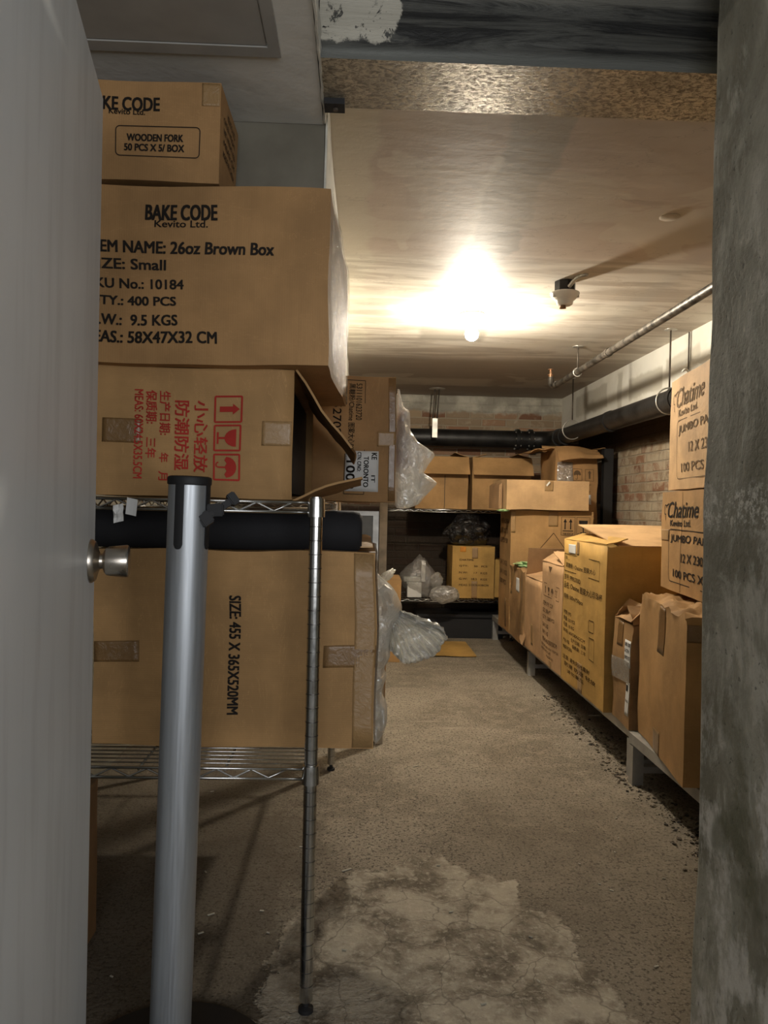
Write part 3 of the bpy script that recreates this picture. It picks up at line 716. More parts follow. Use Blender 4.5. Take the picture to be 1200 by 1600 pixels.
for i in range(NU):
    for j in range(NV): bm.faces.new((g[i][j], g[i + 1][j], g[i + 1][j + 1], g[i][j + 1]))
o = link('film_skirt', bm, CLEAR, sharp=28); md = o.modifiers.new('s', 'SOLIDIFY'); md.thickness = .003; md.offset = -1
tag(o, 'pleated sheet of clear film fanning out into the aisle above the floor', 'plastic film')

# things behind on the lower shelf
c = Carton('small brown carton behind the long plain carton on the lower shelf', (-.27, 2.22, .4495), .28, .36, .30, 'dark', seed=33)
t = thing('picture_frame', 'silver framed grey board standing behind the black foam roll', 'frame', (-.09, 2.45, .7550))
bm = bmesh.new()
for a in ((-.15, .155, 0, .014), (-.15, .155, .142, .156), ):
    bx(bm, a[0], a[1], -.006, .010, a[2], a[3])
for a in ((-.15, -.136), (.137, .155)): bx(bm, a[0], a[1], -.006, .010, .014, .142)
link('frame_border', bm, GALV, t); bm = bmesh.new(); bx(bm, -.136, .137, .0, .006, .014, .142); link('frame_panel', bm, plain('grey_board', (.25, .24, .20), .5), t)
bm = bmesh.new(); bx(bm, .083, .113, 2.99, 3.03, 0, 1.16)
tag(link('wooden_batten', bm, plain('pale_raw_wood', (.50, .42, .30), .6, var=.2, scale=14)), 'pale upright wooden batten behind the near shelving', 'batten')
sheet_blob('film_scrap', 'twist of clear film caught on the pale batten', 'plastic film', (.112, 2.983, .655), (.040, .022, .018), CLEAR, 17, .2, 4, 1.6)
bpy.data.objects[bpy.context.scene.collection.objects[-1].name].rotation_euler = (0, R(-40), 0)
c = Carton('brown carton on the floor at the far left of the aisle', (.03, 4.75, .001), .47, .38, .488, 'tan', seed=35)
c = Carton('low dark carton on the floor below the film bundles', (-.06, 3.68, .001), .40, .36, .27, 'dark', seed=36)
c = Carton('tall brown carton on the floor under the near shelving, beside the door', (-.65, 1.62, .001), .205, .10, .33, 'dark', seed=37)

# ------------------------------------------------------------------ crowd control post
t = thing('crowd_control_post', 'silver retractable belt crowd post with black cap in front of the shelving', 'stanchion', (-.288, 1.25, 0), (0, R(.9), 0))
bm = bmesh.new(); lathe(bm, [(.0, 0), (.165, 0), (.170, .004), (.168, .010), (.10, .022), (.045, .034), (.040, .05), (.0, .05)], seg=64); link('base', bm, DARKIN, t, sharp=40)
bm = bmesh.new(); lathe(bm, [(.0, .046), (.0328, .046), (.0328, .956), (.0, .956)], seg=64); link('tube', bm, ALU, t, sharp=40)
bm = bmesh.new(); lathe(bm, [(.0, .957), (.0346, .957), (.0350, .959), (.0350, .9665), (.034, .969), (.030, .9705), (.0, .9700)], seg=64); cap = link('cap', bm, DARKIN, t, sharp=40)
for a in (-14, 76, 166, 256):
    bm = bmesh.new(); H = .104; w = 12.5
    for side in (0, 1): pass
    NZ = 12; NA = 6; g = []
    for i in range(NA + 1):
        s_ = -1 + 2 * i / NA; col = []
        zb = .958 - H + (.0075 - .0075 * math.sqrt(max(0, 1 - s_ * s_)))
        for j in range(NZ + 1):
            z = zb + (.958 - zb) * j / NZ; th = R(a + s_ * w)
            col.append([Vector((r_ * math.sin(th), -r_ * math.cos(th), z)) for r_ in (.0318, .0343)])
        g.append(col)
    V = [[[bm.verts.new(p) for p in q] for q in col] for col in g]
    for i in range(NA):
        for j in range(NZ):
            bm.faces.new((V[i][j][1], V[i + 1][j][1], V[i + 1][j + 1][1], V[i][j + 1][1]))
    for i in range(NA): bm.faces.new((V[i][0][0], V[i + 1][0][0], V[i + 1][0][1], V[i][0][1]))
    for i in (0, NA):
        for j in range(NZ): bm.faces.new((V[i][j][0], V[i][j][1], V[i][j + 1][1], V[i][j + 1][0]))
    link('belt_slot', bm, DARKIN, t, sharp=40)
bm = bmesh.new()
M = Matrix.Translation((.030, -.012, .905)) @ Matrix.Rotation(R(-38), 4, 'Y') @ Matrix.Rotation(R(20), 4, 'Z')
bx(bm, -.006, .056, -.007, .007, -.006, .005, M); bx(bm, .046, .060, -.010, .010, -.010, .011, M); bx(bm, -.012, .008, -.010, .012, -.013, .009, M)
M2 = Matrix.Translation((.036, -.01, .915)) @ Matrix.Rotation(R(-4), 4, 'Y'); bx(bm, -.006, .022, -.004, .006, -.008, .012, M2)
bmesh.ops.bevel(bm, geom=bm.edges[:], offset=.002, segments=2, affect='EDGES')
link('belt_clip', bm, DARKIN, t, sharp=40)['label'] = 'black belt end clip jutting to the right'

# ------------------------------------------------------------------ dunnage racks on the right
def rack(label, x0, x1, y0, y1, top, legs):
    t = thing('dunnage_rack', label, 'rack', ((x0 + x1) / 2, (y0 + y1) / 2, 0)); i = -Vector(t.location)
    bm = bmesh.new(); M = Matrix.Translation(i)
    for x in (x0, x1 - .038): bx(bm, x, x + .038, y0, y1, top - .034, top, M)
    for y in (y0, y1 - .038): bx(bm, x0 + .038, x1 - .038, y, y + .038, top - .034, top, M)
    link('top_frame', bm, RACK, t)
    bm = bmesh.new(); k = x0 + .09
    while k < x1 - .08: bx(bm, k, k + .05, y0 + .038, y1 - .038, top - .014, top, M); k += .088
    link('slat_deck', bm, RACK, t)
    for y in legs:
        for x in (x0 + .001, x1 - .039):
            bm = bmesh.new(); bx(bm, x, x + .038, y, y + .038, 0, top - .04, M); link('leg', bm, RACK, t)
        bm = bmesh.new(); bx(bm, x0 + .039, x1 - .039, y + .006, y + .030, .04, .062, M); link('cross_rail', bm, RACK, t)
    return t
rack('low aluminium rack nearest the pillar, under the big tan carton', .945, 1.52, 1.40, 2.608, .172, (1.42, 2.568))
rack('long low aluminium rack running to the back, under the row of open cartons', .964, 1.52, 2.640, 5.43, .172, (2.642, 4.25, 5.39))

# near big carton (yawed)
def yawed(cx, cy, w, d, ang):  # far-left corner (cx,cy) -> centre
    a = R(ang); return (cx + (w / 2) * math.cos(a) - (-d / 2) * math.sin(a), cy + (w / 2) * math.sin(a) + (-d / 2) * math.cos(a))
ang = -7.4
x_, y_ = yawed(.975, 2.602, .50, .525, ang)
c = Carton('big tan carton with torn taped top, under the two jumbo cartons beside the pillar', (x_, y_, .174), .50, .525, .478, 'tan', rot=(0, 0, R(ang)), seed=41, bulge=.004, crumple=.003, topmess=.022, n=28)
c.tape('left', -.035, .315, .045, .472); c.tape('left', -.06, .002, .01, .075); c.tape('front', -.25, .40, -.12, .45)
c = Carton('crushed carton wrapped in clear film between the big tan and the tall yellow carton', (1.155, 2.722, .174), .40, .19, .365, 'worn', seed=43, bulge=.003, crumple=.004, topmess=.012, n=18)
l = c.label('left', .035, .205, .092, .305); c.marks('left', [('6935 1200', .040, .282, .088, .296), ('8 CTN', .040, .258, .080, .271), ('KEVITO LTD', .040, .232, .088, .245)], off=.003, parent=l)
l2 = c.label('left', .055, .045, .090, .155); c.marks('left', [('■', .060, .125, .075, .145), ('FRAGILE', .060, .09, .085, .098)], off=.003, parent=l2)
c.tape('left', -.05, .27, .01, .36)
c.strip('left', -.09, .15, .09, .225, THIN, 'stretch_film', off=.004, label='band of shiny clear film around the crushed carton', n=14)
c.flap('left', .085, 38, curl=.012); c.flap('front', .085, 30, curl=.012); c.flap('back', .09, 24, curl=.012)
# two Chatime cartons
def chat(label, x, y, z, h, ang, ink, mat, seed):
    x_, y_ = yawed(x, y, .42, .60, ang)
    c = Carton(label, (x_, y_, z), .42, .60, h, mat, rot=(0, 0, R(ang)), seed=seed, bulge=.003)
    k = h / .335
    it = [('Chatime', -.215, .246 * k, .105, .300 * k, dict(shear=.28, bold=.012)), ('Kevito Ltd.', -.185, .218 * k, .035, .238 * k, dict(bold=.03)), ('JUMBO PAPER', -.175, .160 * k, .26, .190 * k, dict(bold=.02)), ('12 X 230MM', -.05, .104 * k, .26, .132 * k, dict(bold=.02)), ('100 PCS X 20', -.14, .050 * k, .27, .076 * k, dict(bold=.02))]
    pol = outline(-.200, .030 * k, .285, .208 * k, .0030, .022)
    for a in range(20, 300, 28): pol.append(bar((-.245 + .015 * math.cos(R(a)), .275 * k + .017 * math.sin(R(a))), (-.245 + .015 * math.cos(R(a + 28)), .275 * k + .017 * math.sin(R(a + 28))), .004))
    pol.append(bar((-.236, .288 * k), (-.205, .296 * k), .004)); pol.append(bar((-.245, .255 * k), (-.24, .238 * k), .004))
    c.marks('left', it, ink, pol)
    return c
c = chat('lower of the two cartons printed JUMBO with a script logo, beside the pillar', 1.083, 2.71, .664, .335, -7, INK, 'tan', 51)
c.tape('left', -.298, .165, -.20, .205, TAPE2); c.tape('left', -.062, .002, -.060, .33, FADED)
c = chat('upper of the two cartons printed JUMBO, topmost of the stack beside the pillar', 1.100, 2.70, 1.006, .382, -8, plain('lit_printing_ink', (.20, .14, .085), .7), 'pale', 53)  # same print as below, paled: bright light painted into the ink colour

# tall yellow carton, lid folded over
c = Carton('tall yellow carton densely printed with Chinese text, lid tilted, on the long rack', (1.215, 3.142, .174), .568, .595, .622, 'yellow', seed=61, top=False, bulge=.003)
c.flap('front', .54, 6.5, curl=.004, inset=.045, mat=CB['pale']); c.flap('left', .085, 14, curl=.004)
H = .622
it = [('日期: ____', -.27, .535, -.20, .550), ('黑糖粉 / Chatime 图案大心', -.26, .500, .17, .522), ('货号: PP052703D', -.28, .445, -.02, .470), ('品名: Chatime 图案大心珍珠杯', -.28, .408, .26, .436), ('规格: 500ml*50pcs', -.28, .360, .02, .384),
      ('材质: PP5', -.27, .295, -.14, .313), ('数量: 500 PCS', -.27, .268, -.08, .286), ('毛重: 10 KG', -.27, .241, -.09, .259), ('体积: 60X58X62CM', -.27, .214, .06, .232), ('生产日期: 见箱', -.14, .188, .07, .205), ('保质期: 三年', -.12, .162, .07, .179),
      ('产地: 中国', -.27, .170, -.17, .187), ('MADE IN CHINA', -.27, .142, -.12, .158), ('注意: 避免阳光直射', -.27, .098, .12, .117), ('防潮 防湿 轻放', -.24, .070, .20, .088), ('请勿重压', -.20, .045, .05, .060)]
c.marks('left', it, plain('brown_black_ink', (.065, .040, .015), .7), outline(-.285, .482, .22, .560, .003, .003) + outline(.10, .270, .17, .318, .003, .008) + outline(.11, .16, .18, .25, .003, .003), bold=.012)
c.label('left', -.22, .565, -.11, .605)
c.tape('left', -.095, .565, -.05, .62, TAPE2); c.tape('left', -.04, .002, .02, .12, TAPE2)
# printed rosy carton
c = Carton('rosy carton with a row of handling symbols beyond the tall yellow carton', (1.15, 3.645, .174), .44, .395, .494, 'pink', seed=63, top=False)
c.flap('front', .20, 15, curl=.01); c.flap('right', .2, 8); c.flap('left', .09, 28, curl=.006)
pol = outline(-.15, .330, .15, .395, .003, .003)
for k, kd in enumerate(('arrow', 'glass', 'umbrella', 'arrows')): pol += icon(kd, -.145 + .072 * k, .336, -.085 + .072 * k, .389, .003, False)
c.marks('left', [('ITEM: P.P. CUP', -.15, .285, .05, .305), ('SIZE: 500cc*T', -.15, .250, .0, .270), ('Q.TY: 2000 PCS', -.15, .215, .08, .236), ('G.W: 12 KG', -.15, .178, -.03, .198), ('N.W: 11 KG', -.15, .143, -.03, .163), ('MEAS:46X39X50CM', -.15, .108, .12, .128), ('KEEP DRY AND AWAY FROM SUN', -.17, .082, .15, .094), ('HANDLE WITH CARE', -.17, .062, .02, .074), ('MADE IN', -.06, .040, .06, .052), ], FADED, pol)
c.tape('left', -.02, .0, .03, .036, TAPE2); c.marks('left', [('▼', -.05, .450, .01, .478)], FADED)
# plain rosy carton with raised flaps
c = Carton('plain rosy carton with two flaps standing open, between printed cartons on the rack', (1.165, 4.035, .174), .47, .365, .385, 'pink', seed=65, top=False)
c.flap('back', .16, 72, curl=.01, mat=CB['dark']); c.flap('right', .20, 84, curl=.01); c.flap('left', .11, 12); c.flap('front', .17, 88, curl=.01, inset=.20)
c.tape('left', -.01, .04, .03, .15, TAPE2)
# crumpled carton with green plastic
c = Carton('crumpled taped carton with green film on top, near the far end of the rack', (1.15, 4.425, .174), .44, .385, .415, 'worn', seed=67, crumple=.008, topmess=.03, n=16)
c.tape('left', -.17, .25, -.10, .41); c.tape('left', .10, .0, .14, .41); l = c.label('left', .0, .28, .07, .36)
bm = bmesh.new(); slab(bm, (.925, 4.32, .21), (.3, -.3, 1), (-.25, -.95, -.2), .16, .12, .004, 6, 6, lambda a, b: .02 * b * b)
f = link('torn_flap', bm, CB['pink'], c.root); f.matrix_parent_inverse = Matrix.Translation((-1.15, -4.425, -.174))
sheet_blob('green_film', 'light green crumpled film lying on the crumpled taped carton', 'plastic film', (1.03, 4.42, .607), (.115, .14, .016), plain('green_translucent_film', (.38, .58, .28), .4), 6, .4, 4, 2.2)
# two arrows carton + lid
c = Carton('large carton with arrow and wine glass marks, at the far end of the long rack', (1.182, 4.830, .174), .505, .355, .745, 'tan', seed=69, bulge=.003)
k = .745
pol = icon('arrows', .055, .598, .140, .712, .0022) + icon('glass', .148, .598, .232, .712, .0022) + [bar((-.09, .49), (.01, .61), .003), bar((.01, .61), (.10, .49), .003)]
c.marks('front', [('THIS SIDE UP', .065, .603, .13, .612), ('FRAGILE', .155, .603, .225, .612)], INK, pol)
c.marks('left', [('MADE IN CHINA', -.14, .66, .12, .69), ('KEVITO LTD', -.14, .60, .1, .63), ('SIZE CUP 500', -.14, .54, .1, .57), ('G.W 12 KGS', -.14, .40, .1, .43), ('N.W 11 KGS', -.14, .34, .1, .37), ('1000 PCS', -.14, .28, .08, .31)], FADED)
c.tape('front', -.025, .65, .035, .742, TAPE2); c.tape('front', -.250, .61, -.225, .742, TAPE2); c.tape('left', .05, .02, .09, .2)
PALE = c = Carton('pale shallow carton lying across the top of the large arrow-marked carton', (1.13, 4.80, .9245), .505, .40, .178, 'pale', rot=(0, 0, R(2)), seed=71, bulge=.002)
c.tape('front', -.02, .115, .035, .176, TAPE2)
bm = bmesh.new(); slab(bm, (1.13, 4.594, 1.066), (.6, -.05, .8), (-.5, 0, .85), .03, .010, .001, 4, 2, lambda a, b: a * .006); f = link('tape_end', bm, WHITEP, c.root); f.matrix_parent_inverse = c.root.matrix_basis.inverted()
f['label'] = 'loose white tape end'
sheet_blob('film_scrap', 'wisp of green film at the corner below the pale shallow carton', 'plastic film', (.872, 4.62, .9165), (.035, .03, .008), plain('green_wisp', (.36, .55, .26), .4), 19, .4, 3)
# cardboard pads standing left of the pale carton
bm = bmesh.new()
for q in (0, 1, 2): bx(bm, -.268 - .0065 * q, -.264 - .0065 * q, -.13, .17, .002, .160 - .006 * q)
link('folded_flap', bm, CB['pink'], PALE.root)
# tall open carton in corner
c = Carton('tall brown carton with ragged open top in the far right corner', (1.428, 5.215, .174), .285, .37, 1.16, 'brown', seed=73, top=False, crumple=.007, n=16)
c.flap('front', .12, 205, curl=.03, inset=.0, skew=.05); c.flap('left', .16, 178, curl=.03); c.flap('right', .05, 160, curl=.01); c.flap('back', .05, 100, curl=.02)
c.marks('front', icon and [('THIS SIDE UP', -.05, .915, .10, .927), ('FRAGILE - CARE', -.05, .87, .10, .882)], FADED, icon('umbrella', -.02, .945, .04, 1.02, .003) + icon('arrow', .06, .945, .115, 1.02, .003))
l = c.label('front', .02, .79, .105, .855)
c.strip('front', -.13, .86, -.02, 1.06, THIN, 'stretch_film', off=.006, label='clear film sagging over a torn corner')
bm = bmesh.new(); bx(bm, 1.605, 1.665, 5.00, 5.06, 0.0, 1.335)
tag(link('leaning_board', bm, DARKIN), 'narrow black board standing between the tall corner carton and the brick wall', 'board')

# ------------------------------------------------------------------ back shelving and what it holds
wire_unit('chrome wire shelving unit across the back wall, holding two opened cartons', .17, 1.09, 5.36, 5.80, [.286, .914], .914, False)
def flapbox(label, x0, x1, seed, seam):
    c = Carton(label, ((x0 + x1) / 2, 5.615, .916), x1 - x0, .33, .37, 'tan', seed=seed, top=False)
    c.flap('front', .150, 236, inset=-.002, curl=.002, label='outer flap folded down over the front'); c.flap('left', .10, 12); c.flap('right', .10, 14)
    if seam is not None: c.tape('front', seam - .002, .0, seam + .002, .24, DARKIN)
    return c
flapbox('opened tan carton on the left of the back shelf top, flap folded forward', .40, .775, 81, .02)
flapbox('wider opened tan carton on the right of the back shelf top, flap folded forward', .805, 1.225, 83, None)
c = Carton('printed tan carton under the black bin bag on the back lower shelf', (.820, 5.575, .288), .30, .33, .365, 'yellow', seed=85)
c.marks('front', [('CHATIME', -.10, .262, .0, .276), ('QTY:     50   PCS', -.10, .218, .10, .232), ('N.W:     17   KGS', -.10, .172, .10, .186), ('G.W:   18.5   KGS', -.10, .128, .10, .142), ('MEAS: 51X36X38CM', -.10, .085, .11, .099)], FADED)
c.tape('front', -.012, .0, .03, .12, TAPE2); c.tape('front', -.012, .28, .03, .36, TAPE2)
c.strip('front', -.095, .325, -.055, .362, plain('orange_sticker', (.75, .28, .02), .5), 'sticker', off=.0015, label='small orange sticker')
c = Carton('narrow tan carton to the right of the printed carton, back lower shelf', (1.015, 5.62, .288), .075, .26, .27, 'yellow', seed=86)
def bag(v):
    k = (v.z + .12) / .24
    if v.z > .02: f = 1 - min(1, (v.z - .02) / .14) * .45; v.x *= f; v.y *= f
    return v
o = sheet_blob('bin_bag', 'shiny black bin bag sitting on the printed carton, back shelf', 'bag', (.80, 5.56, .765), (.170, .14, .125), BLACKBAG, 23, .15, 5, 1.7, clampfn(z0=-.105, pre=bag))
bm = bmesh.new(); bx(bm, .355, .455, 5.40, 5.50, .288, .395); bmesh.ops.bevel(bm, geom=bm.edges[:], offset=.003, affect='EDGES')
tag(link('white_box', bm, WHITEP), 'small white box in a clear bag on the back lower shelf', 'box')
bm = bmesh.new(); bx(bm, .452, .482, 5.42, 5.455, .397, .545); bx(bm, .33, .45, 5.42, 5.455, .397, .43); bmesh.ops.bevel(bm, geom=bm.edges[:], offset=.003, affect='EDGES')
tag(link('foam_piece', bm, WHITEP), 'white foam packing corner standing on the small white box', 'packing foam')
def bag2(v):
    k = v.z / .16
    if v.z > 0: v.x *= 1 - .6 * k; v.x += .02 * k
    else: v.x += .05 * -k
    return v
sheet_blob('clear_bag', 'clear plastic bag around the small white box, back lower shelf', 'bag', (.43, 5.46, .430), (.13, .10, .150), THIN, 26, .12, 5, 1.7, clampfn(z0=-.138, pre=bag2))
sheet_blob('clear_bag', 'knotted clear bag neck drooping over the edge of the back lower shelf', 'bag', (.60, 5.25, .330), (.105, .05, .062), THIN2, 28, .10, 5, 1.4)
sheet_blob('film_scrap', 'twisted clear film between the white box and the drooping bag', 'plastic film', (.55, 5.315, .420), (.045, .035, .055), THIN, 30, .2, 4)
t = thing('storage_crate', 'black storage crate on the floor under the back shelving', 'crate', (.74, 5.58, 0))
bm = bmesh.new(); bx(bm, -.30, .30, -.15, .15, .001, .15); link('crate_body', bm, DARKIN, t); bm = bmesh.new(); bx(bm, -.315, .315, -.165, .165, .1505, .17); link('lid', bm, DARKIN, t)
for k in range(6):
    bm = bmesh.new(); lathe(bm, [(.0, 0), (.010, 0), (.012, .07), (.0135, .075), (.0, .075)], (.20 + .029 * k + .015, 5.43, .001), (0, 0, 1), 12)
    o = link('white_bottle', bm, WHITEP, smooth=False); tag(o, 'small white bottle on the floor in the row under the back shelving', 'bottle', 'white bottles under the back shelving')
bm = bmesh.new(); slab(bm, (.47, 4.74, .002), (1, 0, 0), (0, 1, 0), .28, .49, .006, 8, 10, lambda a, b: .004 + nz(a * 2, b * 2, 0) * .004)
tag(link('cardboard_sheet', bm, CB['yellow'], sharp=30), 'flat sheet of cardboard lying on the aisle floor', 'cardboard')

# ------------------------------------------------------------------ pipes and hangers
def strap_hanger(label, x, y, ztop, zring, rr, flange=.03):
    t = thing('pipe_hanger', label, 'hanger', (x, y, ztop))
    bm = bmesh.new(); lathe(bm, [(.0, -.006), (.008, -.006), (flange, -.003), (flange, -.0005), (.0, -.0005)], (0, 0, 0), (0, 0, 1), 24); link('flange', bm, GALV, t, sharp=40)
    bm = bmesh.new(); tube(bm, [(0, 0, -.004), (0, 0, zring + rr + .006 - ztop)], .0042, 10); link('threaded_rod', bm, RODM, t, smooth=True)
    bm = bmesh.new(); pts = [(math.cos(a) * (rr + .003), 0, zring - ztop + math.sin(a) * (rr + .003)) for a in [2 * PI * k / 24 for k in range(25)]]
    tube(bm, pts, .0035, 8, caps=False); link('ring', bm, GALV, t, smooth=True)
    return t
strap_hanger('rod hanger holding the far end of the thin sprinkler pipe', 1.15, 4.07, 1.80, 1.662, .0185)
strap_hanger('rod hanger between the bulkhead and the upper jumbo carton, over the black pipe', 1.47, 3.63, 1.80, 1.458, .060)
strap_hanger('rod hanger at the far corner of the black pipe', 1.40, 5.05, 1.80, 1.458, .060, .02)
t = thing('pipe_hanger', 'double rod hanger in front of the black pipe on the back wall', 'hanger', (.56, 5.66, 1.80))
bm = bmesh.new(); lathe(bm, [(.0, -.006), (.02, -.006), (.06, -.002), (.06, -.0005), (.0, -.0005)], (0, 0, 0), (0, 0, 1), 20); link('flange', bm, GALV, t, sharp=40)
for q in (-.016, .016):
    bm = bmesh.new(); tube(bm, [(q, 0, -.004), (q - .012, 0, -.22)], .0055, 8); link('threaded_rod', bm, RODM, t, smooth=True)
bm = bmesh.new(); bx(bm, -.030, .008, -.006, .006, -.36, -.22); link('strap', bm, GALV, t)
bm = bmesh.new(); tube(bm, [(1.572, 3.66, 1.44), (1.572, 3.66, 1.797)], .0035, 8)
tag(link('threaded_rod', bm, RODM, smooth=True), 'thin bare rod against the white bulkhead on the right', 'rod')
bm = bmesh.new(); tube(bm, [(1.15, 2.0, 1.672), (1.15, 3.2, 1.669), (1.15, 4.52, 1.662), (1.143, 4.56, 1.664), (1.135, 4.575, 1.68), (1.132, 4.578, 1.72)], .0170, 16)
o = link('sprinkler_pipe', bm, PIPEGREY, sharp=50); root = tag(o, 'thin weathered sprinkler pipe hung under the ceiling on the right', 'pipe')
for y in (3.55, 4.50):
    bm = bmesh.new(); tube(bm, [(1.15, y, 1.667), (1.15, y + .03, 1.667)], .0205, 16); link('coupling', bm, PIPEGREY, o, sharp=50)
bm = bmesh.new(); lathe(bm, [(.0, 0), (.012, 0), (.012, .012), (.018, .014), (.018, .018), (.008, .02), (.006, .045), (.016, .047), (.016, .050), (.0, .05)], (1.132, 4.578, 1.718), (0, 0, 1), 16)
link('sprinkler_head', bm, plain('copper_brass', (.45, .25, .14), .4, .6), o, sharp=40)
bm = bmesh.new(); tube(bm, [(1.47, 2.75, 1.450), (1.47, 5.60, 1.458)], .056, 28)
o = tag(link('black_pipe', bm, PIPEBLK, sharp=50), 'fat black pipe running along the right wall under the white bulkhead', 'pipe')
for y in (3.5, 4.45, 5.45):
    bm = bmesh.new(); tube(bm, [(1.47, y, 1.453), (1.47, y + .05, 1.453)], .062, 28); link('coupling', bm, PIPEBLK, o, sharp=50)
bm = bmesh.new(); tube(bm, [(.0, 5.83, 1.455), (1.25, 5.83, 1.455), (1.36, 5.83, 1.455), (1.44, 5.79, 1.456), (1.47, 5.72, 1.457), (1.47, 5.605, 1.458)], .066, 28)
o = tag(link('black_pipe', bm, PIPEBLK, sharp=50), 'fat black pipe crossing the back wall above the opened cartons', 'pipe')
for x in (1.18, 1.28):
    bm = bmesh.new(); tube(bm, [(x, 5.83, 1.455), (x + .03, 5.83, 1.455)], .080, 28); fl = link('coupling', bm, PIPEBLK, o, sharp=50)
    for k in range(8):
        a = 2 * PI * k / 8
        bm = bmesh.new(); tube(bm, [(x - .008, 5.83 + math.cos(a) * .072, 1.455 + math.sin(a) * .072), (x + .038, 5.83 + math.cos(a) * .072, 1.455 + math.sin(a) * .072)], .006, 6); link('bolt', bm, GALV, fl)
bm = bmesh.new(); tube(bm, [(1.60, 1.9, 1.478), (1.60, 3.4, 1.484), (1.60, 5.95, 1.486)], .028, 16)
tag(link('dark_conduit', bm, PIPEBLK, sharp=50), 'dark insulated line tight under the white bulkhead, behind the fat pipe', 'pipe')
bm = bmesh.new(); tube(bm, [(1.405 - .025 * math.cos(a), 3.30, 1.475 + .075 * math.sin(a)) for a in [R(x) for x in range(60, 275, 15)]], .005, 8)
tag(link('cable_loop', bm, WHITEP, smooth=True), 'loop of white cable hanging beside the upper jumbo carton', 'cable')

# ------------------------------------------------------------------ ceiling lamp and the empty lampholder
bx_, by_ = .491, 3.446
t = thing('ceiling_lamp', 'lit bare bulb in a white porcelain ceiling lampholder', 'lamp', (bx_, by_, 1.80))
bm = bmesh.new(); lathe(bm, [(.0, -.0005), (.055, -.0005), (.056, -.006), (.050, -.016), (.030, -.024), (.021, -.030), (.0205, -.050), (.017, -.052), (.0, -.052)], seg=40); link('lampholder', bm, CERAM, t, sharp=40)
bm = bmesh.new(); lathe(bm, [(.0, -.0525), (.013, -.0525), (.0145, -.060), (.022, -.070), (.0285, -.082), (.030, -.092), (.0275, -.105), (.020, -.115), (.010, -.1205), (.0, -.122)], seg=32)
em = NT('lit_bulb_glass'); em.set(col=(1, .9, .7)); em.b.inputs['Emission Color'].default_value = (1.0, .90, .745, 1); em.b.inputs['Emission Strength'].default_value = BULB_STRENGTH
link('bulb', bm, em.m, t, smooth=True)
t = thing('empty_lampholder', 'porcelain lampholder without a bulb on a black octagonal ceiling box', 'lampholder', (.770, 2.922, 1.80))
bm = bmesh.new(); lathe(bm, [(.0, -.0005), (.040, -.0005), (.040, -.042), (.0, -.042)], seg=8); link('junction_box', bm, BOXMET, t)
bm = bmesh.new(); lathe(bm, [(.0, -.042), (.054, -.0425), (.056, -.047), (.050, -.058), (.038, -.070), (.033, -.074), (.030, -.086), (.022, -.092), (.0, -.092)], seg=40); h = link('porcelain_holder', bm, CERAM, t, sharp=40)
bm = bmesh.new(); lathe(bm, [(.0, -.090), (.010, -.091), (.013, -.103), (.0, -.105)], (-.008, -.004, 0), (0, 0, 1), 14); link('pull_switch', bm, plain('brass_brown', (.22, .12, .06), .4, .4), h, sharp=40)
for s_ in (-1, 1):
    bm = bmesh.new(); lathe(bm, [(.0, 0), (.007, .001), (.007, .012), (.0, .013)], (s_ * .044, -.016, -.064), (0, 0, 1), 10); link('terminal_screw', bm, GALV, h)
bm = bmesh.new(); pts = []
for k in range(26):
    f = k / 25; pts.append((.005 + .045 * f, -.038 - .075 * f, -.030 + .026 * f + .012 * math.sin(f * PI)))
tube(bm, pts, [.0085 if k % 2 else .0068 for k in range(26)], 10); link('armoured_cable', bm, GALV, t, smooth=True)
for (x, y, r_) in ((.90, 2.25, .030), (.975, 1.96, .045)):
    bm = bmesh.new(); lathe(bm, [(.0, -.004), (r_ * .8, -.004), (r_, -.001), (r_, -.0002), (.0, -.0002)], (x, y, 1.80), (0, 0, 1), 24)
    o = link('ceiling_blank', bm, plain('cream_cover_' + str(int(x * 100)), (.55, .48, .38), .6), sharp=40)
    tag(o, 'small round cream cover on the ceiling beyond the lintel' if r_ < .04 else 'larger faint round cover on the ceiling close to the lintel', 'cover plate')
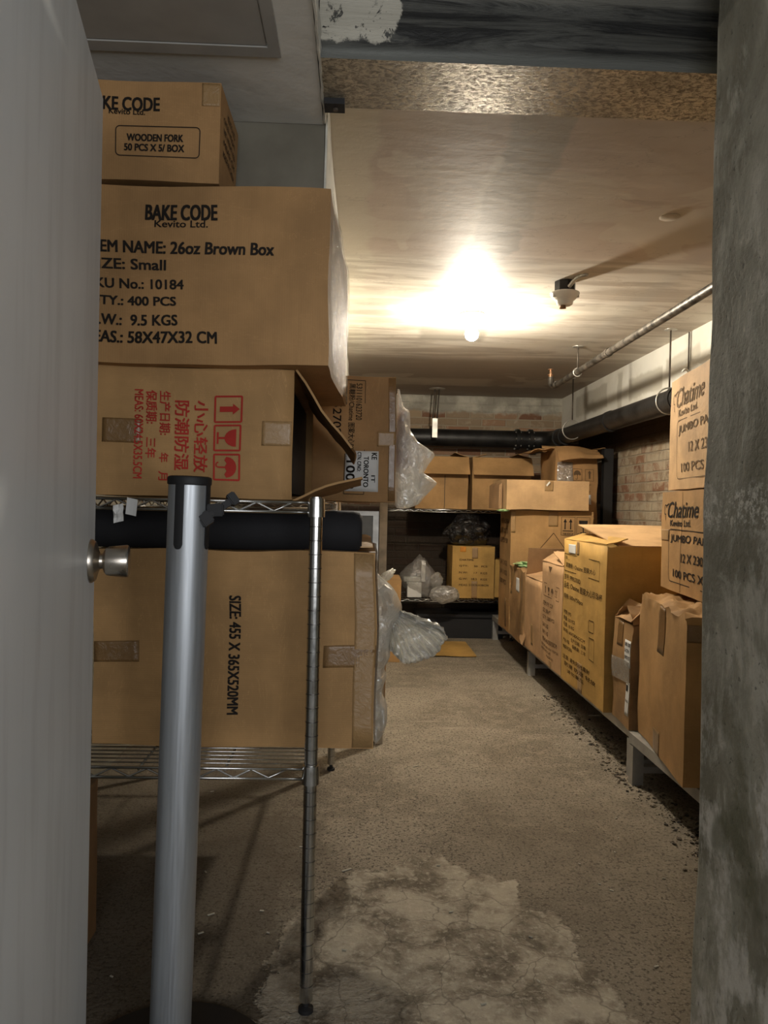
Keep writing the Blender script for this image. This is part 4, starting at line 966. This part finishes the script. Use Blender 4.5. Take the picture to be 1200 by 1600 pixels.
# access panel in the soffit
t = thing('access_panel', 'flush painted access panel in the grey soffit at the top left', 'panel', (-.36, 1.05, 1.72))
bm = bmesh.new()
for a in ((-.19, .207, .288, .317), (-.19, .207, -.317, -.288), (-.19, -.16, -.288, .288), (.187, .207, -.288, .288)): bx(bm, a[0], a[1], a[2], a[3], -.006, -.0003)
pm = plain('pale_grey_panel_paint', (.36, .35, .32), .5, var=.05); link('panel_frame', bm, pm, t)
bm = bmesh.new(); bx(bm, -.157, .184, -.285, .285, -.004, -.0003); link('panel_door', bm, pm, t)
# bracket at the lintel end
t = thing('steel_bracket', 'small black square steel bracket at the left end of the lintel', 'bracket', (-.066, 1.53, 1.7215))
bm = bmesh.new(); bx(bm, -.018, .022, -.024, .012, -.012, -.0005); link('plate', bm, DARKIN, t)
bm = bmesh.new(); lathe(bm, [(.0, 0), (.005, 0), (.005, .004), (.0, .004)], (.004, -.006, -.0165), (0, 0, 1), 6); link('bolt', bm, RODM, t)

# ------------------------------------------------------------------ grit on the floor
random.seed(4); bm = bmesh.new()
def pebble(x, y, r_):
    q = bmesh.ops.create_icosphere(bm, subdivisions=1, radius=r_)['verts']
    for v in q:
        v.co = Vector((v.co.x * random.uniform(.7, 1.4), v.co.y * random.uniform(.7, 1.4), v.co.z * random.uniform(.4, .8))) + Vector((x, y, r_ * .3))
for k in range(1500):
    y = 1.6 + 2.2 * random.random() ** 1.3; x = .945 + random.gauss(.03, .035) + .02 * math.sin(y * 9)
    if x > .86: pebble(x, y, random.choice((.0015, .002, .002, .003, .003, .005, .007)))
tag(link('floor_grit', bm, plain('dark_grit', (.15, .12, .085), .9, var=.5, scale=60)), 'dark crumbled grit along the floor beside the right racks', 'grit', kind='stuff')
bm = bmesh.new()
for k in range(60):
    x, y = random.uniform(-.5, .8), random.uniform(1.3, 4)
    a = random.uniform(0, PI); L_ = random.uniform(.002, .006)
    bx(bm, -L_, L_, -.0015, .0015, 0, .002, Matrix.Translation((x, y, .001)) @ Matrix.Rotation(a, 4, 'Z'))
for (x, y, L_) in ((.225, 2.734, .018), (-.312, 1.735, .012), (-.32, 1.66, .009), (-.01, 1.95, .02)):
    bx(bm, -L_ * .7, L_ * .7, -.002, .002, 0, .002, Matrix.Translation((x, y, .001)) @ Matrix.Rotation(.6, 4, 'Z'))
tag(link('floor_litter', bm, plain('pale_splinters', (.45, .42, .34), .8)), 'pale splinters and paper bits scattered on the aisle floor', 'litter', kind='stuff')
